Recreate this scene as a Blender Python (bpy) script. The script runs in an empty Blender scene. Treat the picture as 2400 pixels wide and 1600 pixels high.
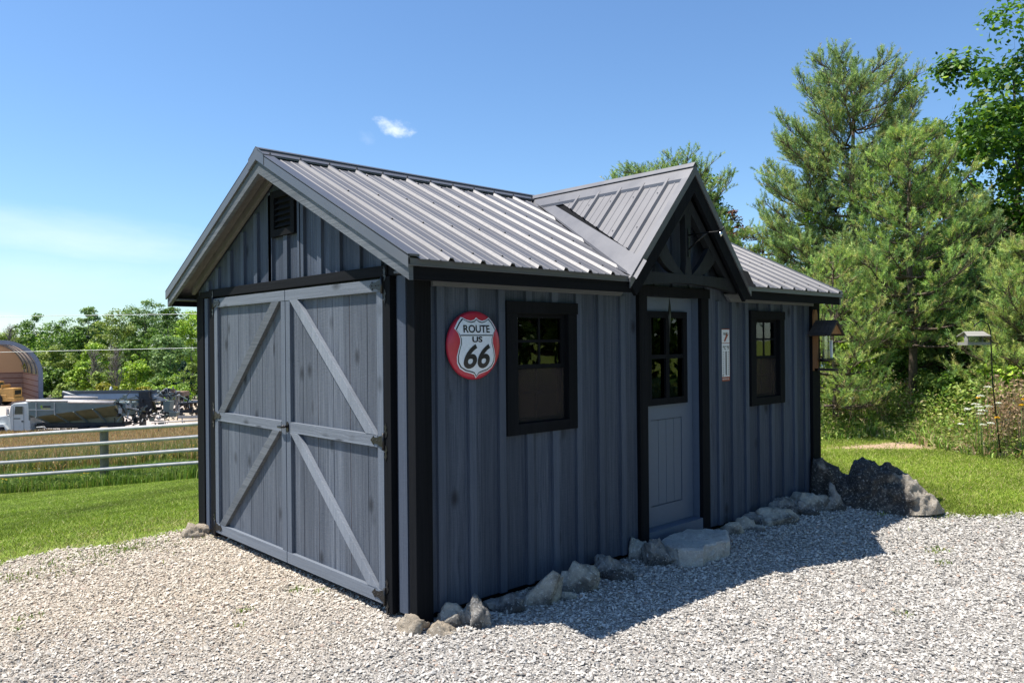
import bpy, bmesh, math, random
import numpy as np
from mathutils import Vector, Matrix, noise
random.seed(7)
SC = bpy.context.scene
# ------------------------------------------------------------------ camera
CAM = np.array([-2.5812, -3.5507, 1.6])
FOC = 1805.57
def cam_axes():
    yw, pt, rl = math.radians(46.8803), math.radians(0.0456), math.radians(-0.5414)
    F = np.array([math.cos(yw)*math.cos(pt), math.sin(yw)*math.cos(pt), math.sin(pt)])
    R = np.cross(F, [0, 0, 1]); R /= np.linalg.norm(R); U = np.cross(R, F)
    return F, R*math.cos(rl)+U*math.sin(rl), -R*math.sin(rl)+U*math.cos(rl)
CF, CR, CU = cam_axes()
cam = bpy.data.cameras.new('camera'); camo = bpy.data.objects.new('camera', cam)
SC.collection.objects.link(camo)
camo.matrix_world = Matrix(((CR[0], CU[0], -CF[0], CAM[0]), (CR[1], CU[1], -CF[1], CAM[1]),
                            (CR[2], CU[2], -CF[2], CAM[2]), (0, 0, 0, 1)))
cam.lens = 36*FOC/2400; cam.sensor_width = 36; cam.clip_start = .05; cam.clip_end = 3000
SC.camera = camo
# ------------------------------------------------------------------ sun and sky
SUN = Vector((-.37, .32, 1.0)).normalized()
sl = bpy.data.lights.new('sun', 'SUN'); sl.energy = 5.0; sl.angle = math.radians(.5); sl.color = (1, .94, .85)
so = bpy.data.objects.new('sun', sl); SC.collection.objects.link(so)
so.rotation_euler = SUN.to_track_quat('Z', 'Y').to_euler()
W = bpy.data.worlds.new('World'); SC.world = W; W.use_nodes = True
def setup_world():
    nt = W.node_tree; N = nt.nodes; Lk = nt.links; bg = N['Background']
    sky = N.new('ShaderNodeTexSky'); sky.sky_type = 'NISHITA'; sky.sun_disc = False
    sky.sun_elevation = math.asin(SUN.z); sky.sun_rotation = math.atan2(SUN.x, SUN.y)
    sky.altitude = 300; sky.air_density = 1.1; sky.dust_density = .4; sky.ozone_density = 1.1
    tc = N.new('ShaderNodeTexCoord')
    def vm(op, a, b):
        n = N.new('ShaderNodeVectorMath'); n.operation = op
        for i, x in enumerate((a, b)):
            if isinstance(x, (tuple, list)): n.inputs[i].default_value = x
            else: Lk.new(x, n.inputs[i])
        return n
    def mt(op, a, b=0, c=0, cl=False):
        n = N.new('ShaderNodeMath'); n.operation = op; n.use_clamp = cl
        for i, x in enumerate((a, b, c)):
            if isinstance(x, (int, float)): n.inputs[i].default_value = x
            else: Lk.new(x, n.inputs[i])
        return n.outputs[0]
    d = tc.outputs['Generated']
    def patch(u, v, wu, wv, nscale, stretch, lo, hi, strength, ang=0):
        c = Vector(CF + CR*(u-1200)/FOC + CU*(800-v)/FOC).normalized()
        r = c.cross(Vector((0, 0, 1))).normalized(); up = r.cross(c)
        r2 = r*math.cos(ang)+up*math.sin(ang); up2 = -r*math.sin(ang)+up*math.cos(ang)
        f = vm('DOT_PRODUCT', d, tuple(c)).outputs['Value']
        a = mt('DIVIDE', vm('DOT_PRODUCT', d, tuple(r2)).outputs['Value'], f)
        b = mt('DIVIDE', vm('DOT_PRODUCT', d, tuple(up2)).outputs['Value'], f)
        au = mt('MULTIPLY', a, FOC/wu); bv = mt('MULTIPLY', b, FOC/wv)
        rr = mt('ADD', mt('MULTIPLY', au, au), mt('MULTIPLY', bv, bv))
        fall = mt('SUBTRACT', 1, rr, cl=True)
        cmb = N.new('ShaderNodeCombineXYZ'); Lk.new(mt('MULTIPLY', a, stretch), cmb.inputs[0]); Lk.new(b, cmb.inputs[1])
        nz = N.new('ShaderNodeTexNoise'); nz.inputs['Scale'].default_value = nscale
        nz.inputs['Detail'].default_value = 8; nz.inputs['Roughness'].default_value = .62
        Lk.new(cmb.outputs[0], nz.inputs['Vector'])
        m = mt('MULTIPLY', mt('ADD', nz.outputs['Fac'], mt('MULTIPLY', fall, .45)), 1)
        mr = N.new('ShaderNodeMapRange'); mr.inputs['From Min'].default_value = lo; mr.inputs['From Max'].default_value = hi
        mr.interpolation_type = 'SMOOTHSTEP'; Lk.new(m, mr.inputs['Value'])
        return mt('MULTIPLY', mt('MULTIPLY', mr.outputs[0], mt('GREATER_THAN', f, 0.1)), mt('MULTIPLY', mt('MINIMUM', mt('MULTIPLY', fall, 2.2), 1), strength))
    masks = [patch(925, 298, 72, 30, 46, .7, .72, 1.12, .75, -.15), patch(862, 322, 30, 22, 60, .7, .66, 1.3, .12, -.3),
             
             patch(150, 540, 560, 70, 9, .22, .6, 1.2, .42, -.07), patch(40, 620, 700, 90, 7, .3, .6, 1.2, .25, 0),
             patch(-10, 770, 120, 40, 20, .6, .5, .9, .35, 0)]
    tot = masks[0]
    for m in masks[1:]: tot = mt('MAXIMUM', tot, m)
    mx = N.new('ShaderNodeMix'); mx.data_type = 'RGBA'
    tint = N.new('ShaderNodeMix'); tint.data_type = 'RGBA'; tint.blend_type = 'MULTIPLY'; tint.inputs[0].default_value = 1
    Lk.new(sky.outputs[0], tint.inputs[6]); tint.inputs[7].default_value = SKY_TINT
    Lk.new(tot, mx.inputs[0]); Lk.new(tint.outputs[2], mx.inputs[6]); mx.inputs[7].default_value = (7.2, 7.7, 8.2, 1)
    Lk.new(mx.outputs[2], bg.inputs['Color']); bg.inputs['Strength'].default_value = .105
SKY_TINT = (.68, .88, 1.08, 1)
setup_world()
SC.view_settings.view_transform = 'Standard'; SC.view_settings.look = 'None'
SC.view_settings.exposure = 0.68; SC.view_settings.gamma = 1
SC.cycles.max_bounces = 8; SC.cycles.transparent_max_bounces = 16
SC.cycles.caustics_reflective = False; SC.cycles.caustics_refractive = False
# ------------------------------------------------------------------ helpers
def at(u, d, z=0.0):
    """ground position seen at column u of the photograph, d metres ahead"""
    p = CAM + d*(CF + CR*(u-1200)/FOC); return (float(p[0]), float(p[1]), z)
def onplane(u, v, ax, val):
    d = CF + CR*(u-1200)/FOC + CU*(800-v)/FOC; t = (val-CAM[ax])/d[ax]; p = CAM+d*t
    return (float(p[0]), float(p[1]), float(p[2]))
def link(o, parent=None):
    SC.collection.objects.link(o)
    if parent is not None: o.parent = parent
    return o
def tag(o, label=None, cat=None, group=None, kind=None):
    if label: o['label'] = label
    if cat: o['category'] = cat
    if group: o['group'] = group
    if kind: o['kind'] = kind
    return o
def thing(name, label, cat, loc=(0, 0, 0), rz=0, group=None):
    o = bpy.data.objects.new(name, None); link(o); o.location = loc; o.rotation_euler = (0, 0, rz)
    o.empty_display_size = .1
    return tag(o, label, cat, group)
class MB:
    def __init__(s): s.v = []; s.f = []; s.sm = []
    def add(s, vs, fs, smooth=False):
        n = len(s.v); s.v += [tuple(map(float, q)) for q in vs]
        s.f += [tuple(i+n for i in f) for f in fs]; s.sm += [smooth]*len(fs); return s
    def box(s, x0, x1, y0, y1, z0, z1):
        if x0 > x1: x0, x1 = x1, x0
        if y0 > y1: y0, y1 = y1, y0
        return s.add([(x0, y0, z0), (x1, y0, z0), (x1, y1, z0), (x0, y1, z0), (x0, y0, z1), (x1, y0, z1), (x1, y1, z1), (x0, y1, z1)],
                     [(0, 3, 2, 1), (4, 5, 6, 7), (0, 1, 5, 4), (1, 2, 6, 5), (2, 3, 7, 6), (3, 0, 4, 7)])
    def ext(s, poly, vec):
        """solid: 3-D polygon swept by vec"""
        n = len(poly); vec = Vector(vec); P = [Vector(p) for p in poly]; Q = [p+vec for p in P]
        nr = Vector((0, 0, 0))
        for i in range(n): nr += P[i].cross(P[(i+1) % n])
        flip = nr.dot(vec) > 0
        fs = [tuple(range(n)), tuple(range(2*n-1, n-1, -1))] + [((i+1) % n, i, n+i, n+(i+1) % n) for i in range(n)]
        if flip: fs = [f[::-1] for f in fs]
        return s.add(P+Q, fs)
    def bar(s, a, b, w, h, up=(0, 0, 1)):
        a = Vector(a); b = Vector(b); d = (b-a).normalized(); r = d.cross(Vector(up))
        if r.length < 1e-5: r = d.cross(Vector((1, 0, 0)))
        r.normalize(); u = r.cross(d)
        return s.ext([a-r*w/2-u*h/2, a+r*w/2-u*h/2, a+r*w/2+u*h/2, a-r*w/2+u*h/2], b-a)
    def tube(s, pts, rad, n=8, cap=True):
        P = [Vector(p) for p in pts]; rr = rad if isinstance(rad, (list, tuple)) else [rad]*len(P)
        vs = []; fs = []; prev = None
        for i, p in enumerate(P):
            d = (P[min(i+1, len(P)-1)]-P[max(i-1, 0)]).normalized()
            r = d.cross(Vector((0, 0, 1))) if prev is None else prev-d*prev.dot(d)
            if r.length < 1e-4: r = d.cross(Vector((1, 0, 0)))
            r.normalize(); prev = r; u = r.cross(d)
            for k in range(n):
                t = 2*math.pi*k/n; vs.append(p+(r*math.cos(t)+u*math.sin(t))*rr[i])
        for i in range(len(P)-1):
            for k in range(n):
                a, b = i*n+k, i*n+(k+1) % n; fs.append((a, b, b+n, a+n))
        if cap:
            fs.append(tuple(range(n))[::-1]); fs.append(tuple((len(P)-1)*n+k for k in range(n)))
        return s.add(vs, fs, True)
    def lathe(s, prof, c=(0, 0, 0), n=20, axis='z'):
        vs = []; fs = []
        for r, z in prof:
            for k in range(n):
                t = 2*math.pi*k/n; q = (r*math.cos(t), r*math.sin(t), z)
                if axis == 'y': q = (q[0], q[2], q[1])
                if axis == 'x': q = (q[2], q[0], q[1])
                vs.append((q[0]+c[0], q[1]+c[1], q[2]+c[2]))
        for i in range(len(prof)-1):
            for k in range(n):
                a, b = i*n+k, i*n+(k+1) % n; fs.append((a, b, b+n, a+n))
        return s.add(vs, fs, True)
    def holes(s, ax, c0, c1, u0, u1, z0, z1, hs):
        """wall slab on axis ax ('x' -> plane of constant x) between c0,c1 with rectangular holes (ua,ub,za,zb)"""
        us = sorted({u0, u1, *[h[0] for h in hs], *[h[1] for h in hs]}); zs = sorted({z0, z1, *[h[2] for h in hs], *[h[3] for h in hs]})
        us = [u for u in us if u0 <= u <= u1]; zs = [z for z in zs if z0 <= z <= z1]
        for i in range(len(us)-1):
            run = None
            for j in range(len(zs)-1):
                cu, cz = (us[i]+us[i+1])/2, (zs[j]+zs[j+1])/2
                inh = any(h[0] < cu < h[1] and h[2] < cz < h[3] for h in hs)
                if not inh and run is None: run = zs[j]
                if run is not None and (inh or j == len(zs)-2):
                    ze = zs[j] if inh else zs[j+1]
                    if ax == 'y': s.box(us[i], us[i+1], c0, c1, run, ze)
                    else: s.box(c0, c1, us[i], us[i+1], run, ze)
                    run = None
        return s
    def build(s, name, m, parent=None, bevel=0):
        me = bpy.data.meshes.new(name); me.from_pydata(s.v, [], s.f); me.update()
        me.polygons.foreach_set('use_smooth', s.sm)
        if isinstance(m, (list, tuple)):
            for q in m: me.materials.append(q)
        else: me.materials.append(m)
        o = bpy.data.objects.new(name, me); link(o, parent)
        if bevel:
            b = o.modifiers.new('bevel', 'BEVEL'); b.width = bevel; b.segments = 2; b.limit_method = 'ANGLE'; b.angle_limit = math.radians(40)
        return o
def npmesh(name, V, Fc, m, parent=None, col=None, smooth=False):
    """fast mesh from arrays; Fc (n,k) faces; col (nface,3) per-face colour"""
    me = bpy.data.meshes.new(name); V = np.ascontiguousarray(V, dtype=np.float32); Fc = np.ascontiguousarray(Fc, dtype=np.int32)
    n, k = Fc.shape
    me.vertices.add(len(V)); me.vertices.foreach_set('co', V.ravel())
    me.loops.add(n*k); me.loops.foreach_set('vertex_index', Fc.ravel())
    me.polygons.add(n); me.polygons.foreach_set('loop_start', np.arange(0, n*k, k, dtype=np.int32))
    me.polygons.foreach_set('use_smooth', np.full(n, smooth))
    if col is not None:
        a = me.color_attributes.new('tone', 'FLOAT_COLOR', 'CORNER')
        c = np.ones((n, k, 4), dtype=np.float32); c[:, :, :3] = col[:, None, :]
        a.data.foreach_set('color', c.ravel())
    me.update(calc_edges=True); me.materials.append(m)
    o = bpy.data.objects.new(name, me); link(o, parent); return o
# ------------------------------------------------------------------ material kit
class NT:
    def __init__(s, name):
        s.m = bpy.data.materials.new(name); s.m.use_nodes = True; s.nt = s.m.node_tree; s.N = s.nt.nodes
        s.b = s.N['Principled BSDF']; s.out = s.N['Material Output']
    def l(s, a, b): s.nt.links.new(a, b)
    def setv(s, inp, x):
        if hasattr(x, 'is_linked') or isinstance(x, bpy.types.NodeSocket): s.l(x, inp)
        else: inp.default_value = x
    def math(s, op, a, b=0.0, c=0.0, cl=False):
        n = s.N.new('ShaderNodeMath'); n.operation = op; n.use_clamp = cl
        for i, x in enumerate((a, b, c)): s.setv(n.inputs[i], x)
        return n.outputs[0]
    def coord(s, kind='Object'): return s.N.new('ShaderNodeTexCoord').outputs[kind]
    def sep(s, v): n = s.N.new('ShaderNodeSeparateXYZ'); s.l(v, n.inputs[0]); return n.outputs
    def comb(s, x, y, z):
        n = s.N.new('ShaderNodeCombineXYZ')
        for i, q in enumerate((x, y, z)): s.setv(n.inputs[i], q)
        return n.outputs[0]
    def noise(s, v, sc, det=4, rough=.55, dist=0.0):
        n = s.N.new('ShaderNodeTexNoise'); s.l(v, n.inputs['Vector']); n.inputs['Scale'].default_value = sc
        n.inputs['Detail'].default_value = det; n.inputs['Roughness'].default_value = rough; n.inputs['Distortion'].default_value = dist
        return n.outputs['Fac']
    def vor(s, v, sc, feat='F1', out='Distance', rnd=1.0):
        n = s.N.new('ShaderNodeTexVoronoi'); n.feature = feat; s.l(v, n.inputs['Vector']); n.inputs['Scale'].default_value = sc
        n.inputs['Randomness'].default_value = rnd
        return n.outputs[out]
    def white(s, v): n = s.N.new('ShaderNodeTexWhiteNoise'); n.noise_dimensions = '1D'; s.setv(n.inputs['W'], v); return n.outputs['Value']
    def mr(s, x, a, b, c=0.0, d=1.0):
        n = s.N.new('ShaderNodeMapRange'); s.l(x, n.inputs[0])
        for i, q in enumerate((a, b, c, d)): s.setv(n.inputs[i+1], q)
        return n.outputs[0]
    def mix(s, f, a, b, mode='MIX'):
        n = s.N.new('ShaderNodeMix'); n.data_type = 'RGBA'; n.blend_type = mode; s.setv(n.inputs[0], f)
        for i, x in ((6, a), (7, b)):
            if isinstance(x, (tuple, list)): n.inputs[i].default_value = (*x[:3], 1)
            else: s.l(x, n.inputs[i])
        return n.outputs[2]
    def ramp(s, f, stops):
        n = s.N.new('ShaderNodeValToRGB'); s.l(f, n.inputs[0]); e = n.color_ramp.elements
        while len(e) < len(stops): e.new(.5)
        for q, (p, c) in zip(e, stops): q.position = p; q.color = (*c[:3], 1)
        return n.outputs[0]
    def bump(s, h, st, dist=.01):
        n = s.N.new('ShaderNodeBump'); n.inputs['Strength'].default_value = st; n.inputs['Distance'].default_value = dist
        s.l(h, n.inputs['Height']); s.l(n.outputs[0], s.b.inputs['Normal']); return n
    def col(s, c):
        if isinstance(c, (tuple, list)): s.b.inputs['Base Color'].default_value = (*c[:3], 1)
        else: s.l(c, s.b.inputs['Base Color'])
        return s
    def pr(s, rough=.7, metal=0, spec=.5):
        s.setv(s.b.inputs['Roughness'], rough); s.b.inputs['Metallic'].default_value = metal; s.b.inputs['Specular IOR Level'].default_value = spec; return s
def simple(name, c, rough=.6, metal=0, spec=.5, var=.15, sc=12, bump=.15):
    t = NT(name); co = t.coord(); n = t.noise(co, sc, 6, .6)
    t.col(t.mix(t.mr(n, .3, .7), tuple(q*(1-var) for q in c), tuple(min(1, q*(1+var)) for q in c)))
    t.pr(t.mr(n, .2, .8, rough-.06, rough+.06), metal, spec)
    if bump: t.bump(n, bump, .004)
    return t.m
def wood(name, dark, light, horiz=False, board=.2375, off=0.0, knots=True, rough=.78, spec=.3, bumps=.5, grainmix=.8):
    """stained rough-sawn boards: u runs across the grain"""
    t = NT(name); x, y, z = t.sep(t.coord()); u = t.math('ADD', x, y)
    if horiz: u, z = z, u
    bid = t.math('FLOOR', t.math('DIVIDE', t.math('ADD', u, off), board)); rnd = t.white(bid)
    zz = t.math('ADD', z, t.math('MULTIPLY', rnd, 17.0))
    kn = t.vor(t.comb(t.math('MULTIPLY', u, 5.0), t.math('MULTIPLY', zz, 2.9), 0.0), 1.0)
    k = t.mr(kn, .05, .20, 1, 0)
    warp = t.math('MULTIPLY', t.mr(kn, 0, .35, 1, 0), .018)
    ug = t.math('ADD', u, warp)
    g1 = t.noise(t.comb(t.math('MULTIPLY', ug, 70.0), t.math('MULTIPLY', zz, 1.6), rnd), 1, 5, .6)
    g2 = t.noise(t.comb(t.math('MULTIPLY', ug, 260.0), t.math('MULTIPLY', zz, 6.0), rnd), 1, 3, .6)
    saw = t.noise(t.comb(t.math('MULTIPLY', u, 25.0), t.math('MULTIPLY', zz, 260.0), rnd), 1, 2, .5)
    big = t.noise(t.comb(t.math('MULTIPLY', u, 3.0), t.math('MULTIPLY', zz, 1.1), rnd), 1, 3, .6)
    f = t.math('ADD', t.math('MULTIPLY', g1, .6), t.math('ADD', t.math('MULTIPLY', g2, .25), t.math('MULTIPLY', saw, .15)))
    f = t.mr(f, .38, .62)
    c = t.mix(t.math('MULTIPLY', f, grainmix), dark, light)
    c = t.mix(t.mr(t.math('ADD', rnd, t.math('MULTIPLY', big, .8)), .2, 1.5, .0, .6), c, tuple(q*.55 for q in dark))
    if knots: c = t.mix(t.math('MULTIPLY', k, .9), c, tuple(q*.3 for q in dark))
    t.col(c); t.pr(rough, 0, spec)
    h = t.math('ADD', t.math('MULTIPLY', f, .7), t.math('ADD', t.math('MULTIPLY', saw, .4), t.math('MULTIPLY', k, .5)))
    t.bump(h, bumps, .003); return t.m
M = {}
M['siding'] = wood('siding_stain', (.034, .047, .075), (.105, .128, .172))
M['siding_h'] = wood('rail_stain', (.155, .178, .215), (.235, .262, .305), horiz=True, board=.5)
M['trimgrey'] = wood('trim_stain_vertical', (.11, .132, .17), (.19, .22, .265), board=.5)
M['batten'] = wood('batten_stain', (.056, .073, .108), (.112, .136, .183), knots=False, grainmix=.6)
M['leafboard'] = wood('door_board_stain', (.066, .080, .106), (.175, .198, .236), board=.195, off=.06, bumps=.7, grainmix=.85)
M['doorpaint'] = simple('door_paint', (.085, .112, .16), .6, var=.06, sc=30, bump=.1)
M['frieze'] = wood('frieze_stain', (.12, .13, .155), (.19, .2, .225), horiz=True, board=.5, knots=False)
M['soffit'] = wood('soffit_stain', (.13, .125, .12), (.20, .19, .185), board=.3, knots=False)
M['rake'] = wood('rake_stain', (.085, .098, .115), (.19, .205, .225), horiz=True, board=.5, knots=False)
M['black'] = wood('black_trim_stain', (.004, .005, .007), (.011, .012, .015), board=.5, knots=False, rough=.85, spec=.12, bumps=.3)
M['blackh'] = wood('black_trim_horizontal', (.004, .005, .007), (.012, .013, .016), horiz=True, board=.5, knots=False, rough=.85, spec=.12, bumps=.3)
M['truss'] = wood('truss_stain', (.008, .010, .013), (.019, .022, .027), board=.5, knots=False, rough=.7, bumps=.3)
M['blackmetal'] = simple('black_iron', (.012, .012, .013), .38, .3, var=.3, sc=60, bump=.2)
M['osb'] = None
def mat_metal():
    t = NT('roof_metal'); co = t.coord(); n = t.noise(co, 3, 4, .5); n2 = t.noise(co, 60, 3, .5)
    t.col(t.mix(t.mr(n, .3, .7), (.125, .122, .130), (.15, .147, .155)))
    t.pr(t.mr(n2, .2, .8, .50, .58), .15, .45); t.b.inputs['Coat Weight'].default_value = .08; t.b.inputs['Coat Roughness'].default_value = .3
    t.bump(n, .03, .01); return t.m
M['metal'] = mat_metal()
M['metaltrim'] = simple('roof_trim_metal', (.12, .12, .13), .42, .3, .6, var=.06, sc=4, bump=.05)
def mat_osb():
    t = NT('bare_board'); co = t.coord(); v = t.vor(co, 26, out='Color'); n = t.noise(co, 9, 4)
    s = t.sep(v)
    t.col(t.mix(s[0], (.58, .36, .18), (.74, .50, .28))); t.pr(.7); t.bump(n, .2); return t.m
M['osb'] = mat_osb()
def mat_glass():
    t = NT('window_glass'); N = t.N
    tr = N.new('ShaderNodeBsdfTransparent'); tr.inputs[0].default_value = (.88, .9, .88, 1)
    gl = N.new('ShaderNodeBsdfGlossy'); gl.inputs['Roughness'].default_value = .015
    fr = N.new('ShaderNodeFresnel'); fr.inputs['IOR'].default_value = 1.6
    bp = N.new('ShaderNodeBump'); bp.inputs['Strength'].default_value = .02; bp.inputs['Distance'].default_value = .02
    t.l(t.noise(t.coord(), 3, 2), bp.inputs['Height']); t.l(bp.outputs[0], gl.inputs['Normal'])
    mx = N.new('ShaderNodeMixShader'); t.l(t.math('MULTIPLY', fr.outputs[0], 1.0, cl=True), mx.inputs[0]); t.l(tr.outputs[0], mx.inputs[1]); t.l(gl.outputs[0], mx.inputs[2])
    t.l(mx.outputs[0], t.out.inputs[0]); return t.m
M['glass'] = mat_glass()
def mat_screen():
    t = NT('insect_screen'); N = t.N
    tr = N.new('ShaderNodeBsdfTransparent'); df = N.new('ShaderNodeBsdfDiffuse'); df.inputs[0].default_value = (.055, .045, .041, 1)
    mx = N.new('ShaderNodeMixShader'); mx.inputs[0].default_value = .45; t.l(tr.outputs[0], mx.inputs[1]); t.l(df.outputs[0], mx.inputs[2])
    t.l(mx.outputs[0], t.out.inputs[0]); return t.m
M['screen'] = mat_screen()
def mat_leaf(name, trans=.35, rough=.5, spec=.35):
    """foliage: colour of each leaf comes from its own attribute"""
    t = NT(name); N = t.N; a = N.new('ShaderNodeAttribute'); a.attribute_name = 'tone'
    t.col(a.outputs['Color']); t.pr(rough, 0, spec)
    tl = N.new('ShaderNodeBsdfTranslucent'); t.l(t.mix(.5, a.outputs['Color'], (1.0, 1.0, .3), 'MULTIPLY'), tl.inputs[0])
    mx = N.new('ShaderNodeMixShader'); mx.inputs[0].default_value = trans
    t.l(t.b.outputs[0], mx.inputs[1]); t.l(tl.outputs[0], mx.inputs[2]); t.l(mx.outputs[0], t.out.inputs[0]); return t.m
M['leaf'] = mat_leaf('leaves'); M['needle'] = mat_leaf('needles', .32, .5, .35); M['grass'] = mat_leaf('grass_blades', .3, .6, .25)
def mat_stone_attr():
    t = NT('crushed_stone'); a = t.N.new('ShaderNodeAttribute'); a.attribute_name = 'tone'
    n = t.noise(t.coord(), 120, 3, .6)
    t.col(t.mix(t.mr(n, .3, .7, .0, .35), a.outputs['Color'], (.2, .19, .18))); t.pr(.85, 0, .25); return t.m
M['stones'] = mat_stone_attr()
def mat_rock(name, base, dark, pale, lich=.5, grad=None):
    t = NT(name); co = t.coord(); n1 = t.noise(co, 11, 10, .72, .3); n2 = t.noise(co, 44, 8, .8); n3 = t.noise(co, 3.2, 4, .6)
    if grad:
        gx, gy, gz_ = t.sep(co); n3 = t.math('SUBTRACT', n3, t.mr(t.math('ADD', t.math('MULTIPLY', gx, grad[0]), t.math('MULTIPLY', gy, grad[1])), grad[2]+.55*grad[3], grad[2]+.8*grad[3], -.06, .22))
    v = t.vor(co, 16); v2 = t.vor(co, 45)
    c = t.mix(t.mr(n1, .35, .65), tuple(q*.7 for q in base), base)
    c = t.mix(t.math('MULTIPLY', t.mr(n3, lich-.06, lich+.06), .85), c, dark)
    c = t.mix(t.mr(n2, .55, .62, 0, .85), c, pale)
    c = t.mix(t.mr(v2, .0, .22, .55, 0), c, tuple(q*.35 for q in base))
    t.col(c); t.pr(.9, 0, .2)
    h = t.math('ADD', t.math('MULTIPLY', n2, .6), t.math('ADD', n1, t.math('MULTIPLY', t.mr(v, 0, .25), .35)))
    t.bump(h, 1.0, .035); return t.m
M['rock'] = mat_rock('grey_limestone', (.60, .56, .48), (.08, .08, .082), (.80, .78, .72), .52)
M['rockdark'] = mat_rock('dark_limestone', (.42, .40, .37), (.04, .042, .047), (.70, .69, .66), .50)
M['rocktan'] = mat_rock('tan_limestone', (.52, .44, .34), (.26, .23, .19), (.66, .60, .50), .6)
M['slab'] = mat_rock('step_limestone', (.62, .60, .56), (.46, .47, .46), (.78, .76, .72), .55)
M['bark'] = simple('bark', (.10, .075, .055), .9, var=.45, sc=18, bump=.6)
M['barkgrey'] = simple('grey_bark', (.16, .145, .125), .9, var=.35, sc=18, bump=.6)
# ------------------------------------------------------------------ ground
YK = np.array([-900, 3.2, 5, 15.2, 19.2, 34, 45, 58, 66, 115, 900]); ZK = np.array([0, 0, -.16, -1.61, -2.0, -3.4, -4.45, -5.3, -5.45, -5.7, -6.5])
def gz(x, y):
    x = np.asarray(x, float); y = np.asarray(y, float); s = 0
    for o in (-1.6, -.8, 0, .8, 1.6): s = s + np.interp(y+o*np.clip((y-2.6)/6, 0, 1), YK, ZK)
    z = s/5
    z = z - .07*np.clip((-y-.35)/.8, 0, 1)*np.clip((x-1.2)/2.0, 0, 1)*np.clip((7-x)/2, 0, 1)
    z = z + .05*np.sin(x*.31+1)*np.sin(y*.23)*np.clip((y-8)/10, 0, 1)
    return z
def gravel_edge(x, y):
    """>0 inside the gravel yard (distance-like)"""
    n = .10*np.sin(x*3.1+y*1.7)+.07*np.sin(x*7.3-y*5.1+1)+.04*np.sin(x*17+y*13)
    top = np.where(x < 0.3, 3.12+.1*(x+1.5)*.9 - y, 3.2-y) + n
    xr = np.interp(-y, [-9, 0, 1.15, 1.6, 3, 6, 20], [4.95, 4.95, 5.12, 5.7, 7.3, 9.5, 14])
    return np.minimum(top, xr+n-x)
def sheet(name, xs, ys, zoff, mat, mask=None, kind='structure'):
    X, Y = np.meshgrid(xs, ys, indexing='ij'); Z = gz(X, Y)+zoff-(.09*np.clip(gravel_edge(X, Y)*2.5, 0, 1) if name == 'ground' else 0); n, m = X.shape
    V = np.stack([X, Y, Z], -1).reshape(-1, 3); I = np.arange(n*m).reshape(n, m)
    F = np.stack([I[:-1, :-1], I[1:, :-1], I[1:, 1:], I[:-1, 1:]], -1).reshape(-1, 4)
    if mask is not None:
        c = V[F].mean(1); F = F[mask(c[:, 0], c[:, 1])]
    o = npmesh(name, V, F, mat, smooth=True); tag(o, kind=kind); return o
def mat_ground():
    t = NT('turf_and_field'); co = t.coord(); x, y, z = t.sep(co)
    n = t.noise(co, 2.5, 8, .65); n2 = t.noise(co, 40, 5, .7); n3 = t.noise(co, .35, 5, .6)
    lawn = t.mix(t.mr(n2, .3, .7), (.12, .18, .025), (.23, .29, .05))
    lawn = t.mix(t.mr(n, .52, .68, 0, .75), lawn, (.30, .26, .12))
    field = t.mix(t.mr(n2, .3, .7), (.11, .11, .03), (.24, .18, .09))
    c = t.mix(t.mr(t.math('ADD', y, t.math('MULTIPLY', n, 1.5)), 17.5, 19), lawn, field)
    yard = t.mix(n, (.40, .34, .29), (.50, .44, .39))
    c = t.mix(t.mr(t.math('ADD', y, t.math('MULTIPLY', n3, 3.0)), 62, 63.5), c, yard)
    far = t.mix(n, (.05, .09, .02), (.09, .13, .03))
    c = t.mix(t.mr(y, 128, 130), c, far)
    # worn earth where the lawn meets the brush on the right
    dx = t.math('SUBTRACT', x, 9.8); dy = t.math('SUBTRACT', y, .6)
    a = t.math('ADD', t.math('MULTIPLY', dx, .55), t.math('MULTIPLY', dy, .83)); b = t.math('SUBTRACT', t.math('MULTIPLY', dx, .83), t.math('MULTIPLY', dy, .55))
    r = t.math('ADD', t.math('ABSOLUTE', t.math('MULTIPLY', a, 2.6)), t.math('ABSOLUTE', t.math('MULTIPLY', b, .7)))
    c = t.mix(t.mr(t.math('ADD', t.math('MULTIPLY', r, .8), n), 1.35, 2.0, 1, 0), c, (.42, .30, .21))
    t.col(c); t.pr(.95, 0, .1); t.bump(n2, .3, .02); return t.m
def axis(lo, hi, step, far):
    a = np.arange(lo, hi, step); e = [lo-d for d in far][::-1]; f = [hi+d for d in far]; return np.array(e+list(a)+f)
ground = sheet('ground', np.concatenate([axis(-20, -6, .8, [3, 8, 20, 60, 200, 800])[:-6], np.arange(-6, 14, .2), axis(14, 40, .8, [3, 8, 20, 60, 200, 800])[6:]]), np.concatenate([axis(-20, -7, .8, [3, 8, 20, 60, 200, 800])[:-6], np.arange(-7, 6, .2), axis(6, 140, .8, [3, 8, 20, 60, 200, 800])[6:]]), 0, mat_ground())
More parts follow.
